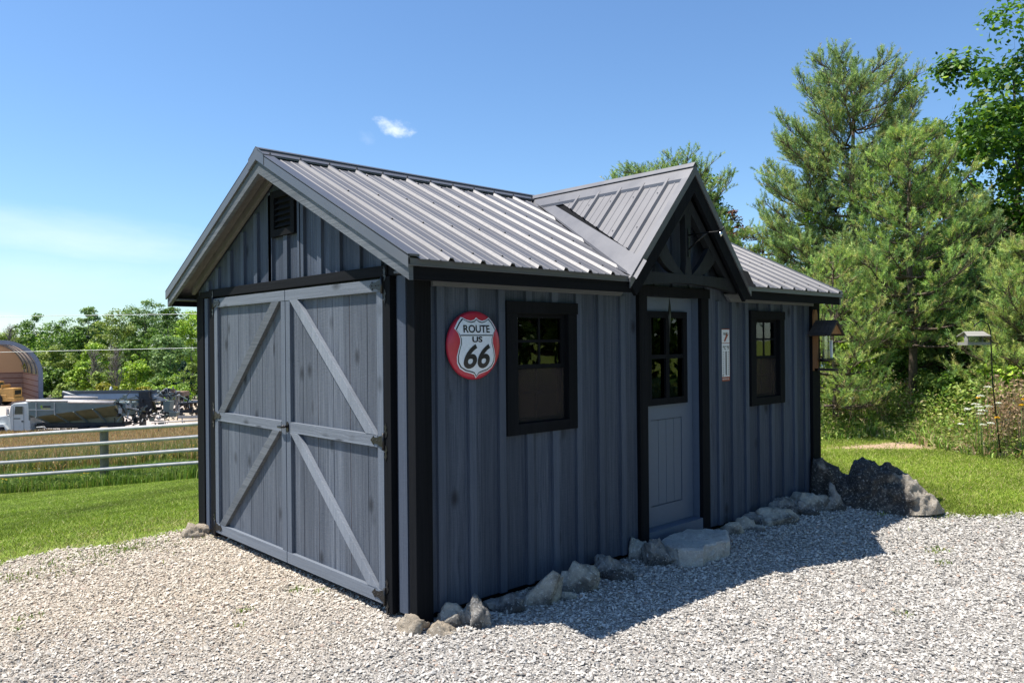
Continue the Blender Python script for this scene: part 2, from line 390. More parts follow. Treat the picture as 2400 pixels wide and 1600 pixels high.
def mat_gravel():
    t = NT('gravel_bed'); co = t.coord(); x, y, z = t.sep(co); n = t.noise(co, 1.1, 5, .6); n2 = t.noise(co, 90, 4, .7)
    v = t.vor(co, 75); vc = t.sep(t.vor(co, 75, out='Color'))[0]
    warm = t.mr(t.math('ADD', t.math('SUBTRACT', y, t.math('MULTIPLY', t.math('ABSOLUTE', t.math('ADD', x, .8)), .55)), t.math('MULTIPLY', n, 1.6)), .1, 1.9)
    c = t.mix(vc, (.36, .34, .31), (.50, .475, .44)); w = t.mix(vc, (.42, .35, .27), (.60, .51, .40))
    t.col(t.mix(t.mr(v, .35, .75, 0, .5), t.mix(warm, c, w), (.15, .13, .11))); t.pr(.9, 0, .2)
    t.bump(t.math('ADD', t.math('MULTIPLY', v, -1.0), n2), .9, .012); return t.m
gravel = sheet('gravel_yard', np.arange(-9, 14, .07), np.arange(-9, 3.6, .07), .006, mat_gravel(), lambda x, y: gravel_edge(x, y) > 0)
rng = np.random.default_rng(5)
def scatter_stones():
    out = []
    N0 = 1150000
    x = rng.uniform(-4.6, 9.6, N0); y = rng.uniform(-5.2, 3.4, N0)
    fx, fy = x-CAM[0], y-CAM[1]; d = fx*CF[0]+fy*CF[1]; lat = fx*CR[0]+fy*CR[1]
    keep = (gravel_edge(x, y) > -.04+rng.normal(0, .06, N0)) & (d > 1.2) & (lat > -d*.75-1.0) & (lat < d*.9+1.4)
    keep &= ~((x > .02) & (x < 4.9) & (y > .02)); 
    keep &= rng.uniform(0, 1, N0) < np.clip(5.2/np.maximum(d, .1), .4, 1)*.9*(.86+.14*np.sin(x*1.9+y)*np.sin(y*2.3-x))
    x, y, d = x[keep], y[keep], d[keep]; n = len(x)
    s = np.minimum(rng.lognormal(math.log(.0056), .42, n), .0135)*np.clip(.75+d*.075, .9, 1.5)
    base = np.array([[1, 0, 0], [0, 1, 0], [-1, 0, 0], [0, -1, 0], [0, 0, 1], [0, 0, -1]], float)
    P = base[None]*np.stack([np.ones(n)*1.15, rng.uniform(.6, .95, n), rng.uniform(.35, .6, n)], -1)[:, None, :]
    P = P + rng.normal(0, .22, P.shape)*np.array([1, 1, .7])
    a = rng.uniform(0, 6.283, n); ca, sa = np.cos(a), np.sin(a); t1 = rng.normal(0, .35, n)
    X = P[..., 0]*ca[:, None]-P[..., 1]*sa[:, None]; Y = P[..., 0]*sa[:, None]+P[..., 1]*ca[:, None]; Z = P[..., 2]+X*np.sin(t1)[:, None]
    V = np.stack([X, Y, Z], -1)*s[:, None, None]
    V[..., 0] += x[:, None]; V[..., 1] += y[:, None]; V[..., 2] += (gz(x, y)+.006+s*rng.uniform(.1, .9, n))[:, None]
    tri = np.array([[0, 1, 4], [1, 2, 4], [2, 3, 4], [3, 0, 4], [1, 0, 5], [2, 1, 5], [3, 2, 5], [0, 3, 5]])[:4]
    tri = np.vstack([tri, np.array([[1, 0, 5], [2, 1, 5], [3, 2, 5], [0, 3, 5]])])
    Fc = (tri[None]+np.arange(n)[:, None, None]*6).reshape(-1, 3)
    nn = .5*np.sin(x*2.1+y*1.3)+.5*np.sin(x*.9-y*2.7+2)
    warm = np.clip((y-.55*np.abs(x+.8)+.5*nn+.75)/1.8, 0, 1)[:, None]
    v = rng.uniform(0, 1, n)[:, None]
    v = np.where(v < .12, v*.5, .3+v*.55).clip(0, 1); grey = np.array([.19, .18, .168])*(1-v)+np.array([.78, .74, .675])*v; tan = np.array([.42, .355, .275])*(1-v)+np.array([.83, .745, .615])*v
    odd = rng.uniform(0, 1, n)[:, None]
    c = grey*(1-warm)+tan*warm; c = np.where(odd < .07, c*.5, c); c = np.where(odd > .97, np.array([.50, .38, .30]), c)
    o = npmesh('gravel_stones', V.reshape(-1, 3), Fc, M['stones'], col=np.repeat(c, 8, 0))
    tag(o, 'loose crushed limestone gravel covering the yard around the shed', 'gravel', kind='stuff')
scatter_stones()
# ------------------------------------------------------------------ shed
L_, W_ = 4.90, 3.20
RZ, EZ, EY = 2.936, 2.055, -.18          # ridge, eave height, eave line
YM = 1.61; SL = (RZ-EZ)/(YM-EY)
def T(y): return EZ+SL*((y if y <= YM else 2*YM-y)-EY)
XD, ZD, HD = 2.475, 2.895, .775; SD = (ZD-2.035)/HD
def yv(x): return EY+(ZD-SD*abs(x-XD)-EZ)/SL      # valley line
shed = thing('garden_shed', 'blue grey board and batten shed with charcoal metal roof and small porch gable', 'shed')
WIN = [(.735, 1.275, 1.05, 1.82), (3.665, 4.155, 1.05, 1.82)]
DOOR = (2.10, 2.83, .07, 1.945)
# front long wall
b = MB(); hs = [*WIN, DOOR]
b.holes('y', 0, .03, .02, 4.9, .05, 2.12, hs)
nf0 = len(b.f)
bt = [.134, .37, .613, .851, 1.088, 1.324, 1.556, 1.80, 3.09, 3.307, 3.527, 3.757, 3.972, 4.197, 4.414, 4.63]
for x0 in bt:
    w = .054; z0, z1 = .05, 1.925
    for (a, c, za, zb) in [(.675, 1.325, 1.013, 1.858), (3.605, 4.215, 1.013, 1.858)]:
        if x0+w > a+.01 and x0 < c-.01: b.box(x0, x0+w, -.022, 0, z0, za); z0 = zb
    b.box(x0, x0+w, -.022, 0, z0, z1)
b.box(.085, .10, -.012, 0, .05, 1.925)
nf1 = len(b.f)
# triangle above the door behind the truss
b.ext([(1.72, .001, 2.08), (3.23, .001, 2.08), (XD+.02, .001, 2.86), (XD-.02, .001, 2.86)], (0, .03, 0))
for x0 in (1.99, 2.22, 2.45, 2.68, 2.9):
    b.box(x0, x0+.045, -.018, .0, 2.0, ZD-.1-SD*max(abs(x0-XD), abs(x0+.045-XD)))
o = b.build('front_wall', [M['siding'], M['batten']], shed)
for p_ in o.data.polygons[nf0:nf1]: p_.material_index = 1
# gable wall
b = MB(); b.box(0, .03, .02, 3.16, .05, 2.06)
b.ext([(0, .02, 2.06), (0, 3.18, 2.06), (0, 3.18, T(3.18)-.1), (0, YM, T(YM)-.1), (0, .02, T(.02)-.1)], (.03, 0, 0))
nf0 = len(b.f)
gb = [.336, .572, .808, 1.043, 1.285, 1.522, 1.757, 2.0, 2.234, 2.48, 2.72, 2.92]
for y0 in gb:
    if 1.33 < y0 < 1.75 and not 1.5 < y0 < 1.6: continue
    z1 = T(y0+.05 if y0 < YM else y0)-.16
    if 1.5 < y0 < 1.6: z1 = 2.37
    b.box(-.022, 0, y0-.025, y0+.03, 2.05, z1)
b.box(-.022, 0, 1.30, 1.345, 2.05, T(1.3)-.16); b.box(-.022, 0, 1.74, 1.79, 2.05, T(1.79)-.16)
b.box(-.022, 0, .068, .15, .05, 1.99); b.box(-.015, 0, .04, .06, .05, 1.99)
b.box(-.022, 0, 2.92, 2.985, .05, 1.99)
o = b.build('gable_wall', [M['siding'], M['batten']], shed)
for p_ in o.data.polygons[nf0:]: p_.material_index = 1
# back and far walls
b = MB(); b.holes('y', 3.15, 3.18, .02, 4.9, .05, 2.12, [(1.3, 2.3, .7, 1.8), (2.9, 4.1, .7, 1.8)])
for i in range(20): b.box(.15+i*.2375, .2+i*.2375, 3.18, 3.2, .05, .62 if 1.15 < .15+i*.2375 < 2.4 or 2.75 < .15+i*.2375 < 4.2 else 1.95)
b.build('back_wall', M['siding'], shed)
b = MB(); b.ext([(4.87, .03, .05), (4.87, 3.15, .05), (4.87, 3.15, T(3.15)-.1), (4.87, YM, T(YM)-.1), (4.87, .03, T(.03)-.1)], (.03, 0, 0))
for i in range(13): b.box(4.9, 4.92, .1+i*.24, .15+i*.24, .05, T(.15+i*.24)-.14)
b.build('end_wall', M['siding'], shed)
# lining of bare board inside, joists
b = MB()
b.holes('y', .095, .105, .04, 4.86, .06, 2.1, [(h[0]-.02, h[1]+.02, h[2]-.02, h[3]+.02) for h in WIN]+[(2.08, 2.85, .07, 1.95)])
b.box(.05, .06, .11, 3.06, .06, 2.05); b.box(4.84, 4.85, .11, 3.06, .06, 2.05)
b.holes('y', 3.06, 3.07, .065, 4.835, .06, 2.1, [(1.3, 2.3, .7, 1.8), (2.9, 4.1, .7, 1.8)])
b.box(.065, 4.835, .11, 3.05, .05, .06)
for i in range(7): b.box(.3+i*.68, .34+i*.68, .12, 3.05, 2.0, 2.1)
b.box(4.3, 4.36, 2.2, 3.04, .06, 1.9)
b.build('inner_lining', M['osb'], shed)
# foundation skid
for ya in (.04, 3.06):
    b = MB(); b.box(.05, 4.85, ya, ya+.08, -.05, .045); b.build('skid', M['black'], shed)
for nm, q in (('corner_post', (-.032, .085, -.032, .04)), ('corner_post', (-.032, .06, 2.99, 3.135)), ('corner_post', (4.77, 4.935, -.032, .05)), ('corner_post', (4.8, 4.935, 3.1, 3.22))):
    b = MB(); b.box(q[0], q[1], q[2], q[3], 0 if nm and q[0] < 0 and q[2] < 0 else .03, 2.02)
    b.build(nm, M['black'], shed, bevel=.004)
# frieze boards
b = MB(); b.ext([(.087, -.05, 1.925), (1.775, -.05, 1.925), (1.83, -.05, 1.985), (.087, -.05, 1.985)], (0, .027, 0)); b.build('frieze_board', M['frieze'], shed)
b = MB(); b.ext([(3.25, -.05, 1.925), (4.768, -.05, 1.925), (4.768, -.05, 1.985), (3.18, -.05, 1.985)], (0, .027, 0)); b.build('frieze_board', M['frieze'], shed)
# roof deck
def deckpoly(xa, xb, ya, yb, th=.055):
    return [(ya, T(ya)), (yb, T(yb)), (yb, T(yb)-th), (ya, T(ya)-th)]
b = MB()
for xa, xb, ya in ((-.155, 1.705, -.165), (1.705, 3.245, .034), (3.245, 5.035, -.165)):
    b.ext([(xa, y, z) for y, z in deckpoly(xa, xb, ya, YM)], (xb-xa, 0, 0))
b.ext([(-.155, y, z) for y, z in deckpoly(0, 0, YM, 2*YM-(-.165))], (5.19, 0, 0))
# lookouts under the gable overhang
for s in (0, 1):
    for y0 in (.35, .85, 1.35):
        ya, yb = (y0, y0+.04) if not s else (2*YM-y0-.04, 2*YM-y0)
b.build('roof_deck', M['soffit'], shed)
# gable soffit trim along wall
b = MB()
for s in (1, -1):
    f = (lambda y: y) if s == 1 else (lambda y: 2*YM-y)
    b.ext([(-.05, f(.03), T(.03)-.055), (-.05, f(YM), T(YM)-.055), (-.05, f(YM), T(YM)-.125), (-.05, f(.03), T(.03)-.125)], (.028, 0, 0))
b.build('soffit_trim', M['soffit'], shed)
# eave fascia
for xa, xb in ((-.148, 1.735), (3.22, 5.04)):
    b = MB(); b.box(xa, xb, -.185, -.163, 1.94, 2.035); b.build('eave_fascia', M['blackh'], shed)
b = MB(); b.box(-.148, 5.04, 3.383, 3.405, 1.94, 2.035); b.build('eave_fascia', M['blackh'], shed)
# eave soffit
for xa, xb, ya, yb in ((-.148, 1.735, -.162, -.002), (3.22, 5.04, -.162, -.002), (-.148, 5.04, 3.222, 3.382)):
    b = MB(); b.box(xa, xb, ya, yb, 1.985, 1.997); b.build('eave_soffit', M['rake'], shed)
# rake boards
for xx in (-.178, 5.038):
    for s in (1, -1):
        f = (lambda y: y) if s == 1 else (lambda y: 2*YM-y)
        ye = -.187
        b = MB(); b.ext([(xx, f(ye), T(ye)-.016), (xx, f(YM), T(YM)-.02), (xx, f(YM), T(YM)-.135), (xx, f(ye), T(ye)-.115)], (.028, 0, 0))
        b.build('rake_board', M['rake'], shed)
def rakeprism(xx, s, w, ztop, zbot, dx, x2=None):
    f = (lambda y: y) if s == 1 else (lambda y: 2*YM-y)
    return [(xx, f(-.20), T(-.20)+ztop), (xx, f(YM), T(YM)+ztop), (xx, f(YM), T(YM)+zbot), (xx, f(-.20), T(-.20)+zbot)], (dx, 0, 0)
for xx, dx in ((-.192, .012), (5.068, .012)):
    for s in (1, -1):
        b = MB(); p, v = rakeprism(xx, s, 0, .024, -.045, dx); b.ext(p, v)
        p, v = rakeprism(xx if xx < 0 else xx-.05, s, 0, .030, .018, .075 if xx < 0 else .063); b.ext(p, v)
        b.build('rake_flashing', M['metaltrim'], shed)
for xa, xb in ((-.19, 1.715), (3.235, 5.075)):
    b = MB(); b.box(xa, xb, -.2, -.186, 2.018, 2.052); b.box(xa, xb, -.206, -.186, 2.012, 2.018); b.build('drip_edge', M['metaltrim'], shed)
b = MB(); b.box(-.19, 5.075, 3.406, 3.42, 2.01, 2.052); b.build('drip_edge', M['metaltrim'], shed)
# ribbed metal sheets -------------------------------------------------
def profile(u0, u1, first):
    """(u,height) across the sheet: main ribs each .2325 with two faint stiffeners between"""
    P = []; k = math.floor((u0-first)/.2325)-1
    while True:
        c = first+k*.2325
        if c > u1+.2: break
        P += [(c-.024, 0), (c-.011, .020), (c+.011, .020), (c+.024, 0)]
        for q in (.078, .155): P += [(c+q-.009, 0), (c+q-.004, .0035), (c+q+.004, .0035), (c+q+.009, 0)]
        k += 1
    P = [p for p in P if u0 < p[0] < u1]
    return [(u0, 0)]+P+[(u1, 0)]
def main_sheet(xa, xb, front=True):
    b = MB(); Pf = profile(xa, xb, -.141); top = YM-.075
    vs = []; fs = []
    for x, h in Pf:
        y0 = -.215
        if front and abs(x-XD) < HD+.13:
            off = .14
            y0 = max(y0, yv(x)+off)
        y0 = min(y0, top-.01)
        for t in (0, 1):
            y = y0+(top-y0)*t; yy = y if front else 2*YM-y
            vs.append((x, yy, T(y)+.012+h))
    n = len(Pf)
    for i in range(n-1):
        q = (2*i, 2*i+2, 2*i+3, 2*i+1); fs.append(q if front else q[::-1])
    # turned-down lower edge gives the sheet its thickness
    m = len(vs)
    for x, h in Pf:
        i = m
    lo = [(vs[2*i][0], vs[2*i][1], vs[2*i][2]-.006) for i in range(n)]
    vs += lo
    for i in range(n-1):
        q = (2*n+i, 2*n+i+1, 2*i+2, 2*i); fs.append(q if front else q[::-1])
    b.add(vs, fs)
    # screws on the ribs
    b.nf = len(b.f)
    if front:
        c = -.141
        while c < xb:
            if c > xa:
                for yy in (-.12, .36, .86, 1.36):
                    if yy > (yv(c)+.22 if abs(c-XD) < HD+.1 else -1): 
                        b.lathe([(.008, 0), (.008, .004), (.005, .008), (0, .009)], (c, yy, T(yy)+.031), 6)
            c += .2325
    return b
q_ = main_sheet(-.125, 5.06); o = q_.build('metal_roofing', [M['metal'], M['blackmetal']], shed)
for p_ in o.data.polygons[q_.nf:]: p_.material_index = 1
main_sheet(-.125, 5.06, False).build('metal_roofing', M['metal'], shed)
# main ridge cap
b = MB()
for s in (1, -1):
    f = (lambda y: y) if s == 1 else (lambda y: 2*YM-y)
    for (ya, yb, h) in ((YM-.115, YM-.035, .036), (YM-.035, YM, .050)):
        p = [(-.195, f(ya), T(ya)+h), (-.195, f(yb), T(yb)+h), (-.195, f(yb), T(yb)+h-.003), (-.195, f(ya), T(ya)+h-.003)]
        b.ext(p, (5.28, 0, 0))
    ya = YM-.035
    b.ext([(-.195, f(ya), T(ya)+.036), (-.195, f(ya+.006), T(ya)+.052), (-.195, f(ya+.006), T(ya)+.030)], (5.28, 0, 0))
    b.ext([(-.195, f(YM-.115), T(YM-.115)+.036), (-.195, f(YM-.112), T(YM-.115)+.036), (-.195, f(YM-.112), T(YM-.115)+.022), (-.195, f(YM-.115), T(YM-.115)+.022)], (5.28, 0, 0))
    b.ext([(-.195, f(YM-.12), T(YM-.12)+.04), (-.195, f(YM), T(YM)+.052), (-.195, f(YM), T(YM)-.04), (-.195, f(YM-.12), T(YM-.12)-.04)], (.004, 0, 0))
for i in range(22):
    b.box(-.141+i*.2325, -.131+i*.2325, YM-.105, YM-.095, T(YM-.1)+.034, T(YM-.1)+.046)
b.build('ridge_cap', M['metaltrim'], shed)
# porch gable ---------------------------------------------------------
YF = -.215
def DZ(dx): return ZD-SD*dx
for s in (-1, 1):
    # roof board of the porch gable
    yb_ = YM-.12
    b = MB(); e = .05
    P = [(XD, YF+.02, DZ(0)), (XD, yb_, DZ(0)), (XD+s*(ZD-T(yb_))/SD, yb_, T(yb_)), (XD+s*(HD+.01), YF+.02, DZ(HD+.01))]
    b.ext(P, (0, 0, -.05)); b.build('porch_roof_board', M['black'], shed)
    # sheet
    b = MB(); Pf = profile(YF+.05, YM-.33, -.02); vs = []; fs = []
    for y, h in Pf:
        bot = min(HD-.02, (ZD-T(y))/SD-.115) if y > -.3 else HD
        bot = max(bot, .052)
        nx, nz = SD/math.hypot(SD, 1), 1/math.hypot(SD, 1)
        for d in (.05, bot): vs.append((XD+s*(d+(h+.012)*nx), y, DZ(d)+(h+.012)*nz))
    n = len(Pf)
    for i in range(n-1):
        q = (2*i, 2*i+2, 2*i+3, 2*i+1); fs.append(q if s == 1 else q[::-1])
    b.add(vs, [f[::-1] for f in fs])
    c = -.02
    while c < YM-.4:
        for d in (.16, .42):
            if d < (ZD-T(c))/SD-.15:
                q = Vector((XD+s*d, c+.027, DZ(d)))
                b.box(q.x-.004+s*.012, q.x+.006+s*.012, q.y-.004, q.y+.005, q.z+.01, q.z+.024)
        c += .2325
    b.build('metal_roofing', M['metal'], shed)
    # valley flashing, both wings
    top = (XD+s*.10, YM-.14); 
    def vp(dx, w, plane, h):
        # point of the valley at half-width dx, moved w metres sideways onto one of the two planes
        y = yv(XD+dx)
        if plane == 'main': return (XD+s*dx, y+w, T(y+w)+h)
        d = dx-w; return (XD+s*(d+h*.5), y, DZ(d)+h)
    a0, a1 = .07, HD+.02
    for plane, w in (('main', .16), ('dorm', .12)):
        b = MB(); h = .0165 if plane == 'main' else .0135
        q = [vp(a0, 0, plane, h), vp(a1, 0, plane, h), vp(a1, w, plane, h), vp(a0, min(w, .06), plane, h)]
        b.ext(q, (0, 0, -.003)); b.build('valley_flashing', M['metaltrim'], shed)
    b = MB()
    h = .02
    q = [(XD, YF-.005, DZ(0)+h+.03), (XD+s*.095, YF-.005, DZ(.095)+h+.022), (XD+s*.095, YM-.16, DZ(.095)+h+.022), (XD, YM-.06, DZ(0)+h+.03)]
    b.ext(q, (0, 0, -.004))
    q = [(XD, YF-.005, DZ(0)+h+.047), (XD+s*.03, YF-.005, DZ(.03)+h+.045), (XD+s*.03, YM-.1, DZ(.03)+h+.045), (XD, YM-.06, DZ(0)+h+.047)]
    b.ext(q, (0, 0, -.004))
    b.ext([(XD+s*.095, YF-.005, DZ(.095)+h+.022), (XD+s*.098, YF-.005, DZ(.098)+h+.0), (XD+s*.098, YM-.16, DZ(.098)+h), (XD+s*.095, YM-.16, DZ(.095)+h+.022)], (-s*.003, 0, 0))
    b.build('ridge_cap', M['metaltrim'], shed)
    # verge: metal edge and black board in front
    b = MB()
    for y0, dy, z0, z1 in ((YF-.006, .010, .040, -.030),):
        b.ext([(XD, y0, DZ(0)+z0), (XD+s*(HD+.035), y0, DZ(HD+.035)+z0), (XD+s*(HD+.035), y0, DZ(HD+.035)+z1), (XD, y0, DZ(0)+z1)], (0, dy, 0))
    y0 = YF-.005
    b.ext([(XD, y0, DZ(0)+.042), (XD+s*(HD+.035), y0, DZ(HD+.035)+.042), (XD+s*(HD+.035), y0+.06, DZ(HD+.035)+.042), (XD, y0+.06, DZ(0)+.042)], (0, 0, -.006))
    b.build('rake_flashing', M['metaltrim'], shed)
    b = MB(); y0 = YF+.005
    b.ext([(XD, y0, DZ(0)-.012), (XD+s*(HD+.02), y0, DZ(HD+.02)-.012), (XD+s*(HD-.05), y0, DZ(HD+.02)-.095), (XD, y0, DZ(0)-.165)], (0, .03, 0))
    b.build('rake_board', M['black'], shed)
    # inner rafter of the truss, set back
    b = MB(); y0 = YF+.065
    b.ext([(XD, y0, DZ(0)-.17), (XD+s*(HD-.07), y0, DZ(HD-.07)-.115), (XD+s*(HD-.15), y0, DZ(HD-.07)-.115), (XD, y0, DZ(0)-.28)], (0, .05, 0))
    b.build('truss_rafter', M['truss'], shed)
# truss: arched chord, king post, curved struts
def arc(p0, p1, sag, n=10):
    a = Vector(p0); c = Vector(p1); m = (c-a); nrm = Vector((-m.z, 0, m.x)).normalized(); out = []
    for i in range(n+1):
        t = i/n; out.append(a+m*t+nrm*sag*4*t*(1-t))
    return out
b = MB(); y0 = YF+.060; up = [(XD-.66, y0, 2.105), (XD+.66, y0, 2.105)]
lo = arc((XD+.70, y0, 1.985), (XD-.70, y0, 1.985), -.052, 16)
b.ext(up+[tuple(p) for p in lo], (0, .06, 0)); b.build('arched_chord', M['truss'], shed)
b = MB(); y0 = YF+.066
b.ext([(XD-.045, y0, 2.10), (XD-.04, y0, 2.16), (XD-.032, y0, 2.2), (XD-.038, y0, 2.5), (XD-.045, y0, 2.62), (XD-.045, y0, 2.72), (XD+.045, y0, 2.72), (XD+.045, y0, 2.62), (XD+.038, y0, 2.5), (XD+.032, y0, 2.2), (XD+.04, y0, 2.16), (XD+.045, y0, 2.10)], (0, .05, 0))
b.build('king_post', M['truss'], shed)
for s in (-1, 1):
    a1 = arc((XD+s*.045, y0, 2.102), (XD+s*.325, y0, 2.395), -s*.028); a2 = arc((XD+s*.42, y0, 2.295), (XD+s*.16, y0, 2.102), s*.034)
    b = MB(); b.ext([(p.x, y0+.004, p.z) for p in a1]+[(p.x, y0+.004, p.z) for p in a2], (0, .042, 0)); b.build('curved_brace', M['truss'], shed)
# windows ---------------------------------------------------------------
def window(x0, x1):
    z0, z1 = 1.013, 1.858
    fr = MB()
    fr.box(x0, x0+.092, -.032, 0, z0, z1-.075); fr.box(x1-.085, x1, -.032, 0, z0, z1-.075)
    fr.box(x0+.092, x1-.085, -.03, 0, z0, z0+.068); fr.box(x0-.006, x1+.006, -.037, 0, z1-.075, z1)
    ix0, ix1, iz0, iz1 = x0+.092, x1-.085, z0+.068, z1-.075
    fr.box(ix0-.03, ix0, .0, .09, iz0-.03, iz1+.03); fr.box(ix1, ix1+.03, .0, .09, iz0-.03, iz1+.03)
    fr.box(ix0, ix1, .0, .09, iz0-.03, iz0); fr.box(ix0, ix1, .0, .09, iz1, iz1+.03)
    f = fr.build('window', M['black'], shed, bevel=.002)
    mid = (iz0+iz1)/2+.01; cx = (ix0+ix1)/2
    def sash(ya, yb, za, zb, w):
        m = MB(); m.box(ix0, ix0+w, ya, yb, za, zb); m.box(ix1-w, ix1, ya, yb, za, zb)
        m.box(ix0+w, ix1-w, ya, yb, za, za+w*.8); m.box(ix0+w, ix1-w, ya, yb, zb-w*.8, zb)
        m.box(cx-.009, cx+.009, ya+.006, yb-.004, za+w*.8, zb-w*.8)
        zc = (za+zb)/2
        m.box(ix0+w, cx-.009, ya+.007, yb-.005, zc-.009, zc+.009); m.box(cx+.009, ix1-w, ya+.007, yb-.005, zc-.009, zc+.009)
        return m
    sash(.008, .034, mid-.015, iz1, .034).build('upper_sash', M['black'], f)
    sash(.036, .062, iz0, mid+.015, .034).build('lower_sash', M['black'], f)
    g_ = MB(); g_.box(ix0+.03, ix1-.03, .019, .022, mid, iz1-.02); g_.build('pane', M['glass'], f)
    g_ = MB(); g_.box(ix0+.03, ix1-.03, .047, .05, iz0+.02, mid); g_.build('pane', M['glass'], f)
    g_ = MB(); g_.box(ix0+.004, ix1-.004, .014, .0145, iz0+.004, mid-.018); g_.build('insect_screen', M['screen'], f)
window(.675, 1.322); window(3.607, 4.213)
# unseen back windows, added to let daylight into the shed interior
for a, c in ((1.3, 2.3), (2.9, 4.1)):
    m_ = (a+c)/2; b = MB(); b.box(a-.06, a, 3.12, 3.21, .64, 1.86); b.box(c, c+.06, 3.12, 3.21, .64, 1.86); b.box(a, c, 3.12, 3.21, .64, .7); b.box(a, c, 3.12, 3.21, 1.8, 1.86); b.box(m_-.02, m_+.02, 3.13, 3.17, .7, 1.8)
    f = b.build('window', M['black'], shed); b = MB(); b.box(a, c, 3.145, 3.15, .7, 1.8); b.build('pane', M['glass'], f)
# entry door -------------------------------------------------------------
b = MB(); b.box(2.007, 2.104, -.034, .0, .04, 1.94); b.box(2.826, 2.932, -.034, 0, .04, 1.94); b.box(1.998, 2.941, -.042, 0, 1.94, 2.015)
tr = b.build('door_trim', M['black'], shed, bevel=.002)
b = MB(); b.box(2.075, 2.104, 0, .1, .07, 1.975); b.box(2.829, 2.858, 0, .1, .07, 1.975); b.box(2.104, 2.829, 0, .1, 1.945, 1.975)
b.box(2.104, 2.829, -.03, .1, .055, .158); b.box(2.104, 2.826, -.012, -.001, -.03, .055)
b.build('door_jamb', M['doorpaint'], shed)
dx0, dx1, dy = 2.11, 2.823, .062
wx0, wx1, wz0, wz1 = 2.205, 2.735, 1.098, 1.83
b = MB(); b.holes('y', dy+.004, dy+.04, dx0, dx1, .16, 1.94, [(wx0+.03, wx1-.03, wz0+.03, wz1-.03)])
px0, px1, pz0, pz1 = 2.262, 2.672, .315, .985
door = None
b = MB()
# stiles and rails around a recessed tongue-and-groove panel
for q in ((dx0, px0, .16, 1.94), (px1, dx1, .16, 1.94), (px0, px1, .16, pz0), (px0, px1, pz1, wz0+.03), (px0, px1, wz1-.03, 1.94)):
    if q[3] > 1.5 and q[2] < .2:
        b.box(q[0], min(q[1], wx0+.03) if q[0] == dx0 else q[1], dy, dy+.04, .16, 1.94) if q[0] == dx0 else b.box(max(q[0], wx1-.03), q[1], dy, dy+.04, .16, 1.94)
        if q[0] == dx0: b.box(wx0+.03, px0, dy, dy+.04, .16, wz0+.03); b.box(wx0+.03, px0, dy, dy+.04, wz1-.03, 1.94)
        else: b.box(px1, wx1-.03, dy, dy+.04, .16, wz0+.03); b.box(px1, wx1-.03, dy, dy+.04, wz1-.03, 1.94)
    else: b.box(q[0], q[1], dy, dy+.04, q[2], q[3])
door = b.build('entry_door', M['doorpaint'], shed)
b = MB(); nb = 4; w = (px1-px0)/nb
for i in range(nb): b.box(px0+i*w+.0022, px0+(i+1)*w-.0022, dy+.006, dy+.03, pz0+.004, pz1-.004)
b.build('door_panel', M['doorpaint'], door, bevel=.002)
b = MB(); fw = .052; y1 = dy-.018
b.box(wx0, wx0+fw, y1, dy-.001, wz0, wz1); b.box(wx1-fw, wx1, y1, dy-.001, wz0, wz1); b.box(wx0+fw, wx1-fw, y1, dy-.001, wz0, wz0+fw); b.box(wx0+fw, wx1-fw, y1, dy-.001, wz1-fw, wz1)
cx = (wx0+wx1)/2; cz = 1.475
b.box(cx-.022, cx+.022, y1+.003, dy+.006, wz0+fw, wz1-fw); b.box(wx0+fw, cx-.022, y1+.004, dy+.006, cz-.016, cz+.016); b.box(cx+.022, wx1-fw, y1+.004, dy+.006, cz-.016, cz+.016)
b.build('window_frame', M['black'], door)
b = MB(); b.box(wx0+.03, wx1-.03, dy+.012, dy+.016, wz0+.03, wz1-.03); b.build('pane', M['glass'], door)
b = MB()
for q in ((wx0+.03, wx0+.06), (cx+.0, cx+.012), (wx1-.062, wx1-.03)): b.box(q[0], q[1], dy+.018, dy+.06, wz0+.03, wz1-.03)
b.build('glazing_stop', M['osb'], door)
# gable end doors ---------------------------------------------------------
b = MB(); b.box(-.046, 0, .222, 2.833, 1.992, 2.056); b.box(-.034, 0, .045, .222, 1.992, 2.05); b.box(-.034, 0, 2.833, 3.06, 1.995, 2.045)
b.build('door_header', M['blackh'], shed, bevel=.002)
b = MB(); b.box(-.046, 0, .19, .262, .03, 1.99); b.build('door_trim', M['black'], shed, bevel=.002)
b = MB(); b.box(-.046, 0, 2.727, 2.825, .03, 1.99); b.build('door_trim', M['black'], shed, bevel=.002)
def brace(y0, z0, y1, z1, w, xa=-.052, xb=-.024):
    """board between two points, ends cut level"""
    m = MB(); m.ext([(xa, y0-w/2, z0), (xa, y0+w/2, z0), (xa, y1+w/2, z1), (xa, y1-w/2, z1)], (xb-xa, 0, 0)); return m
M['brace'] = wood('brace_stain', (.19, .215, .255), (.28, .305, .345), horiz=False, board=.6, knots=False)
M['barewood'] = simple('bare_seam', (.20, .085, .045), .8, var=.4, sc=40)
